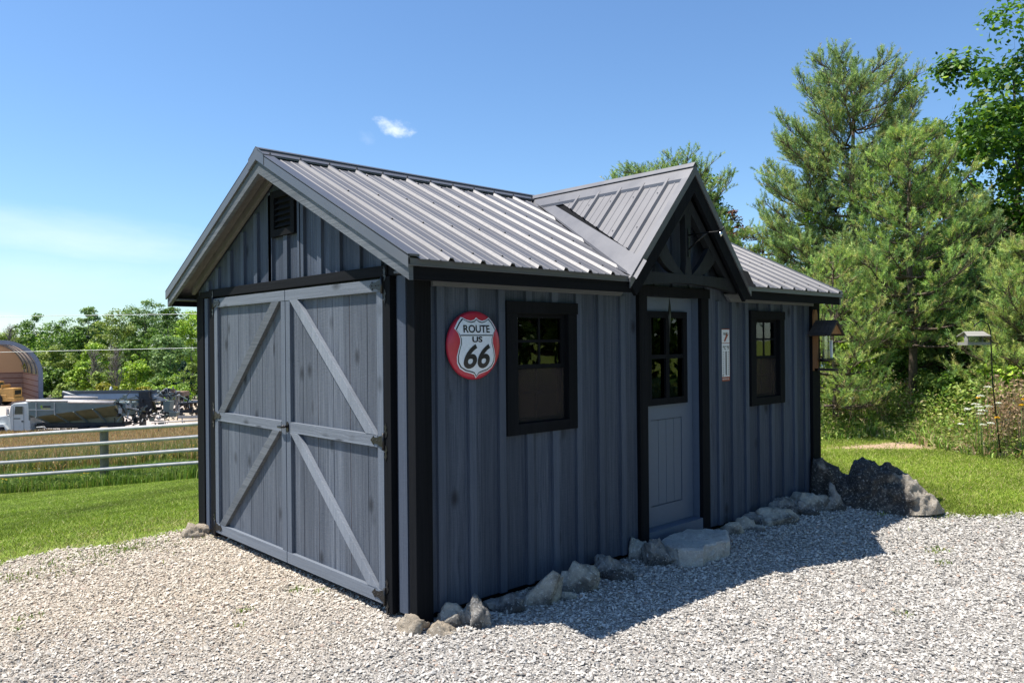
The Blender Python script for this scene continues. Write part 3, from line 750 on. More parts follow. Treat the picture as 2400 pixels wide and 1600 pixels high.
def leaf(y0, y1, left):
    p = MB(); n = 6; a, c = y0+.002, y1-.002; w = (c-a)/n
    for i in range(n): p.box(-.024, 0, a+i*w+.0024, a+(i+1)*w-.0024, .075, 1.975)
    lf = p.build('door_leaf', M['leafboard'], shed, bevel=.0015)
    seam = MB()
    for i in ((2, 4) if not left else (1,)): seam.box(-.0215, -.006, a+i*w-.0016, a+i*w+.0016, .15, 1.9)
    seam.build('bare_seam', M['barewood'], lf)
    for z0, z1 in ((1.904, 1.977), (.985, 1.058), (.07, .148)):
        r = MB(); r.box(-.05, -.024, y0+(0 if z0 != .985 else .064), y1-(0 if z0 != .985 else .064), z0, z1); r.build('rail', M['siding_h'], lf, bevel=.002)
    for ya, yb in ((y0, y0+.063), (y1-.063, y1)):
        r = MB(); r.box(-.048, -.024, ya, yb, .1485, 1.9035); r.build('stile', M['trimgrey'], lf, bevel=.002)
    return lf
HX = -.056
def hinge(lf, yb, z, dirn):
    """strap hinge: pin at yb, strap towards dirn (+1 = +y), ornate plate on the trim"""
    h = MB(); s = dirn
    P = [(0, -.035), (.03, -.03), (.055, -.019), (.095, -.016), (.098, -.026), (.112, -.013), (.13, 0), (.112, .013), (.098, .026), (.095, .016), (.055, .019), (.03, .03), (0, .035)]
    h.ext([(HX, yb+s*a, z+c) for a, c in P], (.004, 0, 0))
    q = [(.006, -.02), (.02, -.03), (.028, -.05), (.018, -.068), (.024, -.085), (.016, -.098), (.012, -.112), (.008, -.098), (.002, -.085), (.006, -.068), (.0, -.05)]
    q = q+[(a, -c) for a, c in q[::-1]]
    h.ext([(HX+.006, yb-s*(a+.012), z+c) for a, c in q], (.004, 0, 0))
    h.tube([(HX+.002, yb-s*.005, z-.05), (HX+.002, yb-s*.005, z+.05)], .008, 8)
    for a, c in ((.03, 0), (.06, 0), (.1, 0), (-.024, .06), (-.024, -.06), (-.02, .09), (-.02, -.09)):
        h.lathe([(.0045, 0), (.003, -.003), (0, -.004)], (HX, yb+s*a, z+c), 8, 'x')
    h.build('hinge', M['blackmetal'], lf)
lr = leaf(.264, 1.476, False); ll = leaf(1.485, 2.722, True)
for (ya, za, yb, zb, w) in ((1.355, 1.904, .395, 1.058, .11), (1.362, .985, .39, .148, .11)): brace(ya, za, yb, zb, w).build('brace', M['brace'], lr, bevel=.002)
for (ya, za, yb, zb, w) in ((1.625, 1.904, 2.585, 1.058, .12), (1.63, .985, 2.585, .148, .11)): brace(ya, za, yb, zb, w).build('brace', M['rake'], ll, bevel=.002)
for z in (1.94, 1.025, .118): hinge(lr, .264, z, 1); hinge(ll, 2.722, z, -1)
b = MB(); b.ext([(HX, 1.435, 1.0), (HX, 1.455, .985), (HX, 1.462, 1.0), (HX, 1.462, 1.045), (HX, 1.452, 1.06), (HX, 1.435, 1.045)], (.006, 0, 0))
b.tube([(HX-.02, 1.45, 1.028), (HX-.022, 1.5, 1.022), (HX-.02, 1.545, 1.02), (HX-.012, 1.56, 1.022)], [.011, .010, .009, .006], 8); b.tube([(HX, 1.45, 1.028), (HX-.024, 1.45, 1.028)], .009, 8)
b.build('latch', M['blackmetal'], lr)
# vent
b = MB(); y0, y1, z0, z1 = 1.363, 1.722, 2.372, 2.70
b.box(-.036, 0, y0, y0+.055, z0, z1); b.box(-.036, 0, y1-.055, y1, z0, z1); b.box(-.036, 0, y0+.055, y1-.055, z0, z0+.05); b.box(-.036, 0, y0+.055, y1-.055, z1-.05, z1)
b.box(-.004, -.001, y0+.055, y1-.055, z0+.05, z1-.05)
v = b.build('vent', M['black'], shed); b = MB()
for i in range(5):
    z = z0+.065+i*.042; b.ext([(-.03, y0+.056, z), (-.007, y0+.056, z+.028), (-.007, y0+.056, z+.033), (-.03, y0+.056, z+.005)], (0, y1-y0-.112, 0))
b.build('louvre', M['black'], v)
# iron bracket on the king post with a small bright metal bead under its arm
t = thing('plant_bracket', 'black iron plant hanger bracket fixed to the king post above the door', 'bracket', (XD, YF+.066, 2.36))
b = MB(); b.box(-.008, .008, -.008, -.001, -.12, .10); b.build('mounting_plate', M['blackmetal'], t)
b = MB(); b.tube([(0, -.006, .05), (0, -.12, .052), (0, -.26, .048), (0, -.30, .06), (0, -.315, .08)], .007, 8); b.tube([(0, -.006, -.06), (0, -.07, -.01), (0, -.16, .046)], .006, 8); b.build('arm', M['blackmetal'], t)
M['chrome'] = simple('bright_metal', (.7, .7, .72), .15, 1, .5, var=.05, bump=0)
b = MB(); b.lathe([(0, .02), (.010, .012), (.014, 0), (.010, -.012), (0, -.02)], (0, -.285, .028), 10); b.build('hook_bead', M['chrome'], t)
# tapering spike hanging in front of the door
t = thing('hanging_spike', 'thin dark twisted spike hanging in front of the entry door glass', 'ornament', (2.42, -.01, 1.94))
b = MB(); n = 26; vs = []; fs = []
for i in range(n+1):
    q = i/n; r = .003+.017*math.sin(math.pi*min(1, q*1.15)**.8)*(1-q*.85); a = q*2.5
    for k in range(4): vs.append((r*math.cos(a+k*math.pi/2), r*math.sin(a+k*math.pi/2)*.5, -.012-q*.34))
for i in range(n):
    for k in range(4): fs.append((i*4+k, i*4+(k+1) % 4, i*4+4+(k+1) % 4, i*4+4+k))
b.add(vs, fs); b.build('spike', M['blackmetal'], t); b = MB(); b.tube([(0, 0, .005), (0, 0, -.014)], .0015, 6); b.build('cord', M['blackmetal'], t)
# ------------------------------------------------------------------ route sign
def mat_enamel(name, c, rough=.28, worn=None):
    m = NT(name); co = m.coord(); n = m.noise(co, 60, 5, .7); q = m.mix(m.mr(n, .3, .7), tuple(v*.85 for v in c), c)
    if worn: q = m.mix(m.mr(m.noise(co, 240, 3, .6), .64, .7), q, worn)
    m.col(q); m.pr(rough, 0, .5); m.bump(n, .05, .002); return m.m
M['red'] = mat_enamel('red_enamel', (.42, .022, .05), .3); M['white'] = mat_enamel('white_enamel', (.64, .70, .80), .3, (.12, .12, .13)); M['ink'] = mat_enamel('black_print', (.012, .012, .018), .35)
SX, SZ, SR = .40, 1.583, .205
def dome(r): 
    q = min(r/SR, 1); return .012+.030*math.sqrt(max(0, 1-q**3))
sign = thing('route_sign', 'round red dome sign with a white highway shield reading ROUTE US 66', 'sign', (SX, -.022, SZ))
b = MB(); prof = [(SR*math.sin(q*math.pi/2/14) if 0 else SR*q/14, -dome(SR*q/14)) for q in range(14)]+[(SR*.975, -dome(SR*.975)), (SR*.995, -.014), (SR, -.006), (SR, 0), (0, 0)]
b.lathe(prof, (0, 0, 0), 64, 'y'); o = b.build('disc', M['red'], sign)
def domed(o, lift):
    for v in o.data.vertices: v.co.y = -dome(math.hypot(v.co.x, v.co.z))-lift
def shield(k, dz=0):
    h = [(0, .166), (.018, .152), (.045, .146), (.075, .152), (.108, .168), (.134, .142), (.162, .100), (.140, .072), (.127, .040), (.128, .010), (.140, -.025), (.150, -.065), (.146, -.105), (.126, -.135), (.090, -.155), (.045, -.166), (.018, -.174), (0, -.196)]
    h = [(x*k, z*k+dz) for x, z in h]; return h+[(-x, z) for x, z in h[::-1][1:-1]]
def flat(name, poly, m, lift, hole=None):
    bm = bmesh.new()
    def ring(p): vs = [bm.verts.new((x, 0, z)) for x, z in p]; return vs, [bm.edges.new((vs[i], vs[(i+1) % len(vs)])) for i in range(len(vs))]
    def dens(p):
        out = []
        for i in range(len(p)):
            a, c = p[i], p[(i+1) % len(p)]; n = max(1, int(math.hypot(c[0]-a[0], c[1]-a[1])/.012))
            out += [(a[0]+(c[0]-a[0])*t/n, a[1]+(c[1]-a[1])*t/n) for t in range(n)]
        return out
    _, e = ring(dens(poly))
    if hole: e += ring(dens(hole))[1]
    bmesh.ops.triangle_fill(bm, use_beauty=True, edges=e)
    for it in range(2):
        bmesh.ops.subdivide_edges(bm, edges=[q for q in bm.edges if q.calc_length() > .02], cuts=1); bmesh.ops.triangulate(bm, faces=bm.faces[:])
    bmesh.ops.recalc_face_normals(bm, faces=bm.faces[:])
    me = bpy.data.meshes.new(name); bm.to_mesh(me); bm.free()
    if sum(p.normal.y for p in me.polygons) > 0: me.flip_normals()
    me.materials.append(m); o = bpy.data.objects.new(name, me); link(o, sign); domed(o, lift); return o
flat('shield', shield(1.0), M['white'], .0012)
flat('shield_border', shield(.955, -.001), M['ink'], .0022, shield(.915, -.001))
flat('shield_rule', [(-.124, .062), (.124, .062), (.124, .056), (-.124, .056)], M['ink'], .0022)
def lettering(name, txt, size, parent, loc, m, width=None, bold=0, shear=0, sx=1.0, rot=(math.pi/2, 0, 0), ext=.0):
    cu = bpy.data.curves.new(name, 'FONT'); cu.body = txt; cu.size = size; cu.align_x = 'CENTER'; cu.align_y = 'CENTER'; cu.offset = bold; cu.shear = shear; cu.extrude = ext; cu.resolution_u = 6
    o = bpy.data.objects.new(name, cu); SC.collection.objects.link(o); dg = bpy.context.evaluated_depsgraph_get(); dg.update()
    me = bpy.data.meshes.new_from_object(o.evaluated_get(dg)); bpy.data.objects.remove(o)
    xs = [v.co.x for v in me.vertices]; w = max(xs)-min(xs); k = (width/w) if width else 1
    for v in me.vertices: v.co.x = (v.co.x-(max(xs)+min(xs))/2)*k
    me.transform(Matrix.Rotation(math.pi/2, 4, 'X')); me.materials.clear(); me.materials.append(m); me.name = name
    q = bpy.data.objects.new(name, me); link(q, parent); q.location = loc; return q
def domelet(name, txt, size, cz, width, bold, shear=0, cx=0):
    q = lettering(name, txt, size, sign, (0, 0, 0), M['ink'], width, bold, shear)
    bm = bmesh.new(); bm.from_mesh(q.data)
    for v in bm.verts: v.co.z += cz; v.co.x += cx
    bmesh.ops.subdivide_edges(bm, edges=[e for e in bm.edges if e.calc_length() > .02], cuts=2); bm.to_mesh(q.data); bm.free()
    domed(q, .0030)
domelet('lettering_route', 'ROUTE', .062, .095, .205, .0014)
domelet('lettering_us', 'US', .045, .033, .078, .0014)
domelet('lettering_number', '66', .190, -.074, .205, .005, .22)
b = MB(); b.lathe([(.004, 0), (.004, -.006), (0, -.008)], (0, -.01, .2), 8, 'y'); b.build('screw', M['chrome'], sign)
# ------------------------------------------------------------------ thermometer
M['rust'] = mat_enamel('rusty_red_enamel', (.30, .065, .035), .6, (.08, .03, .02)); M['oldwhite'] = mat_enamel('chipped_white_enamel', (.62, .64, .70), .4, (.25, .12, .08))
th = thing('wall_thermometer', 'narrow chipped white enamel thermometer with rusty red ends beside the door', 'thermometer', (3.217, -.002, 1.4745))
b = MB(); b.box(-.068, .068, -.010, 0, -.222, .222); b.build('backing_plate', M['rust'], th, bevel=.004)
b = MB(); b.box(-.062, .058, -.013, -.0105, .102, .214); b.box(-.062, .058, -.013, -.0105, -.186, .097); b.build('enamel_face', M['oldwhite'], th, bevel=.006)
b = MB(); b.ext([(-.03, -.014, .118), (-.012, -.014, .11), (.038, -.014, .17), (.02, -.014, .172), (.008, -.014, .196), (-.002, -.014, .158)], (0, .0008, 0)); b.build('red_emblem', M['rust'], th)
lettering('lettering_brand', 'TEXACO', .026, th, (-.002, -.0150, .177), M['ink'], .085, .0006)
lettering('lettering_units', '°C °F', .04, th, (0, -.0150, .058), M['ink'], .095, .0010)
lettering('lettering_foot', 'MOTOR OIL', .018, th, (0, -.0112, -.205), M['oldwhite'], .10, .0004)
b = MB()
for i in range(11):
    z = .022-i*.0185
    for s in (-1, 1): b.box(s*.040-.008, s*.040+.008, -.0145, -.0135, z-.0022, z+.0022)
for i in range(20): b.box(-.017, -.006, -.0145, -.0135, .022-i*.0095-.0008, .022-i*.0095+.0008)
b.box(-.002, .006, -.017, -.0135, -.172, .03); b.box(-.052, -.042, -.0145, -.0135, -.18, -.17); b.build('scale', M['ink'], th)
# ------------------------------------------------------------------ wall feeder
M['cedar'] = wood('cedar', (.22, .10, .045), (.42, .22, .10), board=.09, spec=.3); M['shake'] = wood('dark_bark_shake', (.045, .035, .032), (.12, .095, .08), horiz=True, board=.05)
M['weathered'] = wood('weathered_grey_wood', (.26, .25, .22), (.46, .44, .39), horiz=True, board=.1)
def clear_mat():
    m = NT('clear_plastic'); tr = m.N.new('ShaderNodeBsdfTransparent'); tr.inputs[0].default_value = (.9, .93, .92, 1); g = m.N.new('ShaderNodeBsdfGlossy'); g.inputs['Roughness'].default_value = .1
    mx = m.N.new('ShaderNodeMixShader'); mx.inputs[0].default_value = .28; m.l(tr.outputs[0], mx.inputs[1]); m.l(g.outputs[0], mx.inputs[2]); m.l(mx.outputs[0], m.out.inputs[0]); return m.m
M['clear'] = clear_mat(); M['seed'] = simple('bird_seed', (.45, .38, .26), .9, var=.5, sc=150, bump=.8)
fd = thing('wall_bird_feeder', 'cedar bird feeder with bark shingle roof mounted on the corner of the shed', 'bird feeder', (4.80, -.033, 1.29))
b = MB(); b.ext([(-.03, -.03, 0), (.045, -.03, 0), (.045, -.03, .55), (.025, -.03, .60), (-.01, -.03, .60), (-.03, -.03, .55)], (0, .03, 0)); b.box(-.03, -.008, -.075, -.03, .0, .42); b.build('backboard', M['cedar'], fd)
for s in (-1, 1):
    b = MB(); b.ext([(0, -.36, .49), (s*.155, -.36, .355), (s*.155, -.36, .34), (0, -.36, .472)], (0, .33, 0))
    for k in range(5):
        y = -.36+k*.068; b.ext([(s*.0, y, .496), (s*.165, y, .352), (s*.165, y, .344), (0, y, .488)], (0, .062, 0))
    b.build('shingle_roof', M['shake'], fd)
for y_ in (-.33, -.06):
    b = MB(); b.ext([(-.13, y_, .36), (.13, y_, .36), (0, y_, .47)], (0, .012, 0)); b.build('gable_board', M['cedar'], fd)
b = MB(); b.lathe([(.052, .12), (.052, .36)], (.01, -.18, 0), 20); b.build('seed_tube', M['clear'], fd)
b = MB(); b.lathe([(0, .12), (.047, .12), (.047, .2), (0, .215)], (.01, -.18, 0), 18); b.build('seed', M['seed'], fd)
b = MB(); b.box(.045, .066, -.24, -.2, .13, .30); b.build('paper_label', M['white'], fd)
b = MB(); b.lathe([(0, .09), (.08, .09), (.1, .115), (.095, .12), (.075, .1), (0, .1)], (.01, -.18, 0), 22); b.build('dish', M['blackmetal'], fd)
b = MB(); b.lathe([(0, .02), (.032, .02), (.034, .03), (.034, .075), (.02, .088), (.02, .09)], (.01, -.12, 0), 16); b.build('jar', M['clear'], fd)
b = MB(); b.box(-.03, .035, -.34, -.03, .0, .024); b.build('perch_arm', M['shake'], fd)
for o in fd.children:
    for v in o.data.vertices: v.co.y *= .66
# ------------------------------------------------------------------ stones
def rock(name, label, group, u0, u1, v0, v1, m, seed, depth=None, rz=None, flatb=.35, z0=0.0, cuts=9, sub=4, cat='rock', rough=.16):
    """a stone seen between columns u0..u1 and rows v0..v1, standing on the ground"""
    um = (u0+u1)/2; p = onplane(um, v1-2, 2, z0); d = (p[0]-CAM[0])*CF[0]+(p[1]-CAM[1])*CF[1]
    k = d/FOC; w = (u1-u0)*k*1.22; dep = depth or w*.75; c = Vector(at(um, d+dep*.35))
    vh = (v1-v0)*k; h = max(.045, vh-dep*.4*(1.6/d))*1.12
    rnd = random.Random(seed); bm = bmesh.new(); bmesh.ops.create_icosphere(bm, subdivisions=sub, radius=1)
    pl = []
    for i in range(cuts):
        n = Vector((rnd.gauss(0, 1), rnd.gauss(0, 1), rnd.gauss(0, .8))).normalized(); pl.append((n, rnd.uniform(.5, .78)))
    off = Vector((seed*3.7, seed*1.9, 0))
    for v in bm.verts:
        q = v.co.copy()
        for n, t in pl:
            e = q.dot(n)-t
            if e > 0: q -= n*e*.9
        q *= 1+rough*1.2*noise.noise(q*1.4+off)-rough*.8*abs(noise.noise(q*2.6+off))+rough*.4*noise.noise(q*5+off)+rough*.2*noise.noise(q*11+off)
        q.z = max(q.z, -flatb); v.co = q
    xs = [v.co.x for v in bm.verts]; zs = [v.co.z for v in bm.verts]; ys = [v.co.y for v in bm.verts]
    for v in bm.verts:
        v.co.x = (v.co.x-(max(xs)+min(xs))/2)/(max(xs)-min(xs))*w; v.co.y = (v.co.y-(max(ys)+min(ys))/2)/(max(ys)-min(ys))*dep
        v.co.z = (v.co.z-min(zs))/(max(zs)-min(zs))*(h+.035)-.035
    me = bpy.data.meshes.new(name); bm.to_mesh(me); bm.free(); me.materials.append(m)
    for p_ in me.polygons: p_.use_smooth = True
    o = bpy.data.objects.new(name, me); link(o); o.location = (c.x, c.y, z0)
    o.rotation_euler = (0, 0, math.atan2(CR[1], CR[0])+(rz or 0)); tag(o, label, cat, group); return o
G1 = 'stones laid along the foot of the shed wall'
RK = [
 (922, 992, 1440, 1490, 'rocktan', 'low sunlit tan stone in front of the black corner post'),
 (996, 1058, 1458, 1494, 'rocktan', 'pale tan stone lying below the pointed grey one right of the corner post'),
 (1003, 1090, 1416, 1474, 'rock', 'grey stone with a bright sunlit hollow beside the black corner post'),
 (1084, 1143, 1398, 1478, 'rockdark', 'upright dark jagged stone under the red sign'),
 (1134, 1220, 1393, 1440, 'rockdark', 'low dark pitted stone between the jagged stone and the tall slanting one'),
 (1300, 1392, 1318, 1394, 'rock', 'blocky grey brown stone leaning behind the tall slanting one'),
 (1388, 1480, 1304, 1362, 'rockdark', 'dark rounded stone under the last battens left of the entry door'),
 (1466, 1517, 1264, 1318, 'rock', 'grey heart shaped stone standing at the left foot of the entry door'),
 (1502, 1566, 1266, 1330, 'rockdark', 'dark pitted stone touching the left end of the step slab'),
 (1640, 1670, 1227, 1245, 'rockdark', 'tiny dark stone peeping out behind the step slab'),
 (1686, 1735, 1224, 1258, 'rock', 'small squat stone right of the step slab'),
 (1718, 1780, 1213, 1250, 'rock', 'knobbly stone with a pale round nose below the thermometer'),
 (1742, 1800, 1205, 1234, 'rockdark', 'dark round stone half hidden behind the knobbly one'),
 (1775, 1866, 1193, 1234, 'rock', 'long pale topped stone lying below the right window'),
 (1800, 1860, 1168, 1210, 'rockdark', 'dark craggy stone leaning against the wall below the right window'),
 (1850, 1908, 1174, 1212, 'rockdark', 'smooth dark stone in front of the last battens'),
 (1852, 1940, 1155, 1203, 'rock', 'slanting pale grey stone at the right corner of the shed'),
 (1926, 1975, 1138, 1200, 'rockdark', 'shadowed dark stone between the shed corner and the big boulder'),
 (418, 486, 1228, 1264, 'rocktan', 'flat tan stone at the left foot of the gable doors')]
for i, (a, b_, c_, d_, m_, lb) in enumerate(RK):
    rock('foundation_stone', lb, G1, a, b_, c_, d_, M[m_], 11+i*3, rough=.34 if m_ == 'rockdark' else .26, rz=random.uniform(-.3, .3))
# tall slanting stone
o = rock('foundation_stone', 'tall slanting grey stone speckled white below the left window', G1, 1222, 1312, 1350, 1424, M['rock'], 71, depth=.14, rough=.12)
for v in o.data.vertices: v.co.x += (v.co.z-.08)*.35; v.co.z += v.co.x*.45 if v.co.z > .0 else 0
# small extra chips partly buried
rock('foundation_stone', 'flat buried stone in front of the slanting pair', G1, 1268, 1340, 1388, 1412, M['rock'], 95, depth=.12)
# stone slab step in front of the entry door
def slab():
    top = [(1541, 1268), (1560, 1255), (1612, 1238), (1704, 1238), (1711, 1262), (1690, 1268), (1655, 1277), (1648, 1286), (1590, 1286), (1562, 1276)]
    zt = .135; P = [Vector(onplane(u, v, 2, zt)) for u, v in top]; c = sum(P, Vector())/len(P)
    bm = bmesh.new(); rings = []; D = []
    for i in range(len(P)):
        a, e = P[i], P[(i+1) % len(P)]; n = max(1, int((e-a).length/.03))
        D += [a.lerp(e, t/n) for t in range(n)]
    def ring(sc, z, j): return [bm.verts.new((c.x+(p.x-c.x)*sc+noise.noise(p*14+Vector((z*40, 0, j)))*.014, c.y+(p.y-c.y)*sc+noise.noise(p*14+Vector((5, z*40, j)))*.014, z+noise.noise(p*9)*.008)) for p in D]
    rs = [ring(.2, zt+.004, 0), ring(.45, zt+.006, 0), ring(.7, zt+.003, 0), ring(.93, zt, 0), ring(1.0, zt-.012, 0), ring(1.0, .09, 1), ring(.985, .055, 2), ring(.96, .02, 3), ring(.93, -.03, 4)]
    for a, e in zip(rs, rs[1:]):
        for i in range(len(D)): bm.faces.new((a[i], e[i], e[(i+1) % len(D)], a[(i+1) % len(D)]))
    bm.faces.new(rs[0]); bmesh.ops.recalc_face_normals(bm, faces=bm.faces[:])
    bmesh.ops.subdivide_edges(bm, edges=bm.edges[:], cuts=1, use_grid_fill=True)
    for v in bm.verts: v.co += Vector((noise.noise(v.co*30), noise.noise(v.co*30+Vector((9, 0, 0))), noise.noise(v.co*22+Vector((0, 9, 0)))))*.006
    me = bpy.data.meshes.new('step_slab'); bm.to_mesh(me); bm.free(); me.materials.append(M['slab'])
    o = bpy.data.objects.new('step_slab', me); link(o); tag(o, 'large flat limestone slab set as a step in front of the entry door', 'stone step')
slab()
# boulder by the right corner
def boulder():
    A = Vector(onplane(1948, 1190, 2, 0)); B = Vector(onplane(2226, 1205, 2, 0)); ax = (B-A); Ln = ax.length; ax.normalize(); sd = Vector((-ax.y, ax.x, 0))
    d0 = (A-Vector(CAM)).dot(Vector(CF)); k = d0/FOC
    prof = [(0, .10, .20), (.03, .46, .28), (.08, .46, .34), (.13, .36, .40), (.18, .30, .48), (.24, .42, .52), (.36, .42, .54), (.45, .43, .56), (.52, .46, .58), (.60, .41, .60), (.68, .33, .58), (.78, .25, .52), (.88, .17, .42), (.95, .10, .30), (1.0, .03, .12)]
    ss = [p[0] for p in prof]; hh = [p[1] for p in prof]; ww = [p[2] for p in prof]
    n, m = 90, 56; V = []; 
    for i in range(n+1):
        s = i/n; h = float(np.interp(s, ss, hh)); w = float(np.interp(s, ss, ww))*.5
        for j in range(m+1):
            t = math.pi*j/m; cx_ = math.cos(t); sz_ = math.sin(t)
            x = s*Ln-(.10*(1-s) if s < .12 else 0)*sz_-.09*sz_*max(0, 1-s*5); y = -cx_*w*(1 if abs(cx_) < .99 else 1.0); z = h*abs(sz_)**.62
            p = Vector((x, y, z)); q = p*3.1
            f = noise.noise(q)*.075+noise.noise(q*2.3)*.06-abs(noise.noise(q*2.6+Vector((3, 3, 3))))*.09+noise.noise(q*6)*.02+noise.noise(q*13)*.010
            nr = Vector((0, -cx_, sz_)); p += nr*f*(.3 if z < .02 else 1)
            w_ = A+ax*p.x+sd*(p.y+.26)+Vector((0, 0, p.z-.02)); V.append(tuple(w_))
    F_ = [(i*(m+1)+j, (i+1)*(m+1)+j, (i+1)*(m+1)+j+1, i*(m+1)+j+1) for i in range(n) for j in range(m)]
    mb = MB(); mb.add(V, F_, True); mb.add([V[j] for j in range(m+1)], [tuple(range(m+1))], True); mb.add([V[n*(m+1)+j] for j in range(m+1)], [tuple(range(m+1))[::-1]], True)
    o = mb.build('boulder', mat_rock('weathered_boulder', (.44, .39, .32), (.022, .024, .03), (.60, .57, .52), .44, (ax.x, ax.y, A.dot(ax), Ln))); 
    bm = bmesh.new(); bm.from_mesh(o.data); bmesh.ops.remove_doubles(bm, verts=bm.verts, dist=.0005); bmesh.ops.recalc_face_normals(bm, faces=bm.faces); bm.to_mesh(o.data); bm.free()
    tag(o, 'big dark craggy boulder with pale right end beside the shed corner', 'boulder')
boulder()
# ------------------------------------------------------------------ pasture fence
def mat_pipe():
    t = NT('weathered_white_rail'); co = t.coord(); n = t.noise(co, 25, 6, .7); n2 = t.noise(co, 5, 4)
    c = t.mix(t.mr(n2, .3, .7), (.34, .335, .33), (.48, .47, .46)); c = t.mix(t.mr(n, .60, .68), c, (.16, .15, .14)); t.col(c); t.pr(.6); t.bump(n, .3); return t.m
M['pipe'] = mat_pipe(); M['postwood'] = wood('fence_post_wood', (.19, .155, .11), (.32, .27, .20), board=.4, off=.3)
fence = thing('pasture_fence', 'long four rail pasture fence of weathered white round rails on wooden posts', 'fence')
def fp(u, d): x, y, _ = at(u, d); return Vector((x, y, 0))
FA, FB = fp(-700, 21.2), fp(900, 17.65)
def fz(u):  # rail base height along the fence as the photograph shows it
    d = float(np.interp(u, [-700, 0, 465, 900], [21.2, 19.3, 18.55, 17.65])); x, y, _ = at(u, d)
    vb = 1109+(1083-1109-2)*(u/465)*1.0; vt = 1015+(990-1015)*(u/465)
    return Vector((x, y, 0)), 1.6-(vt-806)*d/FOC+.0, 1.6-(vb-806)*d/FOC
for k in range(4):
    pts = []
    for u in range(-600, 861, 60):
        p, zt, zb = fz(u); pts.append((p.x, p.y, zt+(zb-zt)*k/3+.006*math.sin(u*.013+k)))
    b = MB(); b.tube(pts, .047, 8); b.build('rail', M['pipe'], fence)
for u in (-470, -118, 236, 590, 850):
    p, zt, zb = fz(u); z0 = float(gz(p.x, p.y)); b = MB(); p2 = p+Vector((CF[0], CF[1], 0))*.12
    b.lathe([(.0, zt+.06), (.085, zt+.055), (.10, zt+.03), (.102, zb), (.108, z0-.1)], (p2.x, p2.y, 0), 10); b.build('post', M['postwood'], fence)
# ------------------------------------------------------------------ grass of every kind
def blades(name, xs, ys, h, w, lean, cols, m, label, cat, segs=2, kind='stuff', zoff=0.0):
    n = len(xs); a = rng.uniform(0, 6.283, n); la = rng.uniform(0, 6.283, n); ln = np.abs(rng.normal(0, lean, n)); z = gz(xs, ys)+zoff
    dx, dy = np.cos(a)*w*.5, np.sin(a)*w*.5; lx, ly = np.cos(la)*ln*h, np.sin(la)*ln*h
    if segs == 1:
        V = np.stack([np.stack([xs-dx, ys-dy, z-.01], -1), np.stack([xs+dx, ys+dy, z-.01], -1), np.stack([xs+lx, ys+ly, z+h], -1)], 1).reshape(-1, 3)
        F = np.arange(n*3).reshape(n, 3); C = cols
    else:
        m1x, m1y, mz = xs+lx*.3, ys+ly*.3, z+h*.6
        V = np.stack([np.stack([xs-dx, ys-dy, z-.01], -1), np.stack([xs+dx, ys+dy, z-.01], -1), np.stack([m1x+dx*.8, m1y+dy*.8, mz], -1), np.stack([m1x-dx*.8, m1y-dy*.8, mz], -1), np.stack([xs+lx, ys+ly, z+h*(1-.35*np.minimum(ln, 1))], -1)], 1).reshape(-1, 3)
        b0 = np.arange(n)[:, None]*5; F = np.concatenate([b0+np.array([[0, 1, 2]]), b0+np.array([[0, 2, 3]]), b0+np.array([[3, 2, 4]])], 1).reshape(-1, 3); C = np.repeat(cols, 3, 0)
    o = npmesh(name, V, F, m, col=C); tag(o, label, cat, kind=kind); return o
def field(ulo, uhi, dlo, dhi, n, power=1.0):
    d = (rng.uniform(dlo**(1+power), dhi**(1+power), n))**(1/(1+power)); u = rng.uniform(ulo, uhi, n)
    x = CAM[0]+d*(CF[0]+CR[0]*(u-1200)/FOC); y = CAM[1]+d*(CF[1]+CR[1]*(u-1200)/FOC); return x, y, d, u
def pal(n, cs, wts, jit=.18):
    i = rng.choice(len(cs), n, p=np.array(wts)/sum(wts)); c = np.array(cs)[i]; return np.clip(c*(1+rng.normal(0, jit, (n, 1))), .004, .95)
LG = [(.21, .30, .035), (.28, .37, .05), (.15, .23, .03), (.36, .37, .11), (.50, .43, .22)]
def nz2(x, y, s=1.0): return np.sin(x*1.7*s+1)*np.cos(y*1.3*s)+.6*np.sin(x*3.7*s-y*2.9*s)+.4*np.sin(y*6.1*s+x*5.3*s)
x, y, d, u = field(-260, 640, 5.6, 19.5, 430000)
lim = 3.2+.06*rng.normal(0, 1, len(x)); k = (y > 3.05) & ((gravel_edge(x, y) < .09*rng.normal(0, 1, len(x))**3*.4+.03)) & (d < 19)
k &= rng.uniform(0, 1, len(x)) < np.clip(.25+(-gravel_edge(x, y))*.9, 0, 1)
k &= ~((x > -.05) & (x < 5.0) & (y < 3.3)); k &= d < np.interp(u, [-260, 0, 465, 640], [19.3, 18.9, 18.1, 17.6])
x, y, d = x[k], y[k], d[k]; edge = np.clip(1+gravel_edge(x, y)/1.6, 0, 1)[:, None]
c = pal(len(x), LG, [5, 4, 3, .7, .25]); c = c*(1+.13*nz2(x, y)[:, None]+.10*nz2(x, y, .35)[:, None]+.08*nz2(y, x, 2.3)[:, None]); dry = pal(len(x), [(.40, .35, .17), (.22, .25, .07)], [1, 1.3])
c = np.where(rng.uniform(0, 1, (len(x), 1)) < edge*.6, dry, c)
blades('lawn_grass', x, y, rng.uniform(.012, .030, len(x)), np.clip(.004+d*.0009, .006, .02), 1.5, np.clip(c, .01, .9), M['grass'], 'short mown green grass of the lawn left of the shed', 'grass', 1)
x, y, d, u = field(1780, 3000, 6.5, 15, 420000); k = (gravel_edge(x, y) < .09*rng.normal(0, 1, len(x))**3*.4+.03) & ((x > 4.98) | (y < 0))
rr = np.abs(((x-9.9)*.55+(y-.6)*.83)*2.6)+np.abs(((x-9.9)*.83-(y-.6)*.55)*.7); k &= rng.uniform(0, 1, len(x)) < np.clip((rr-1.0)*1.2, .05, 1)
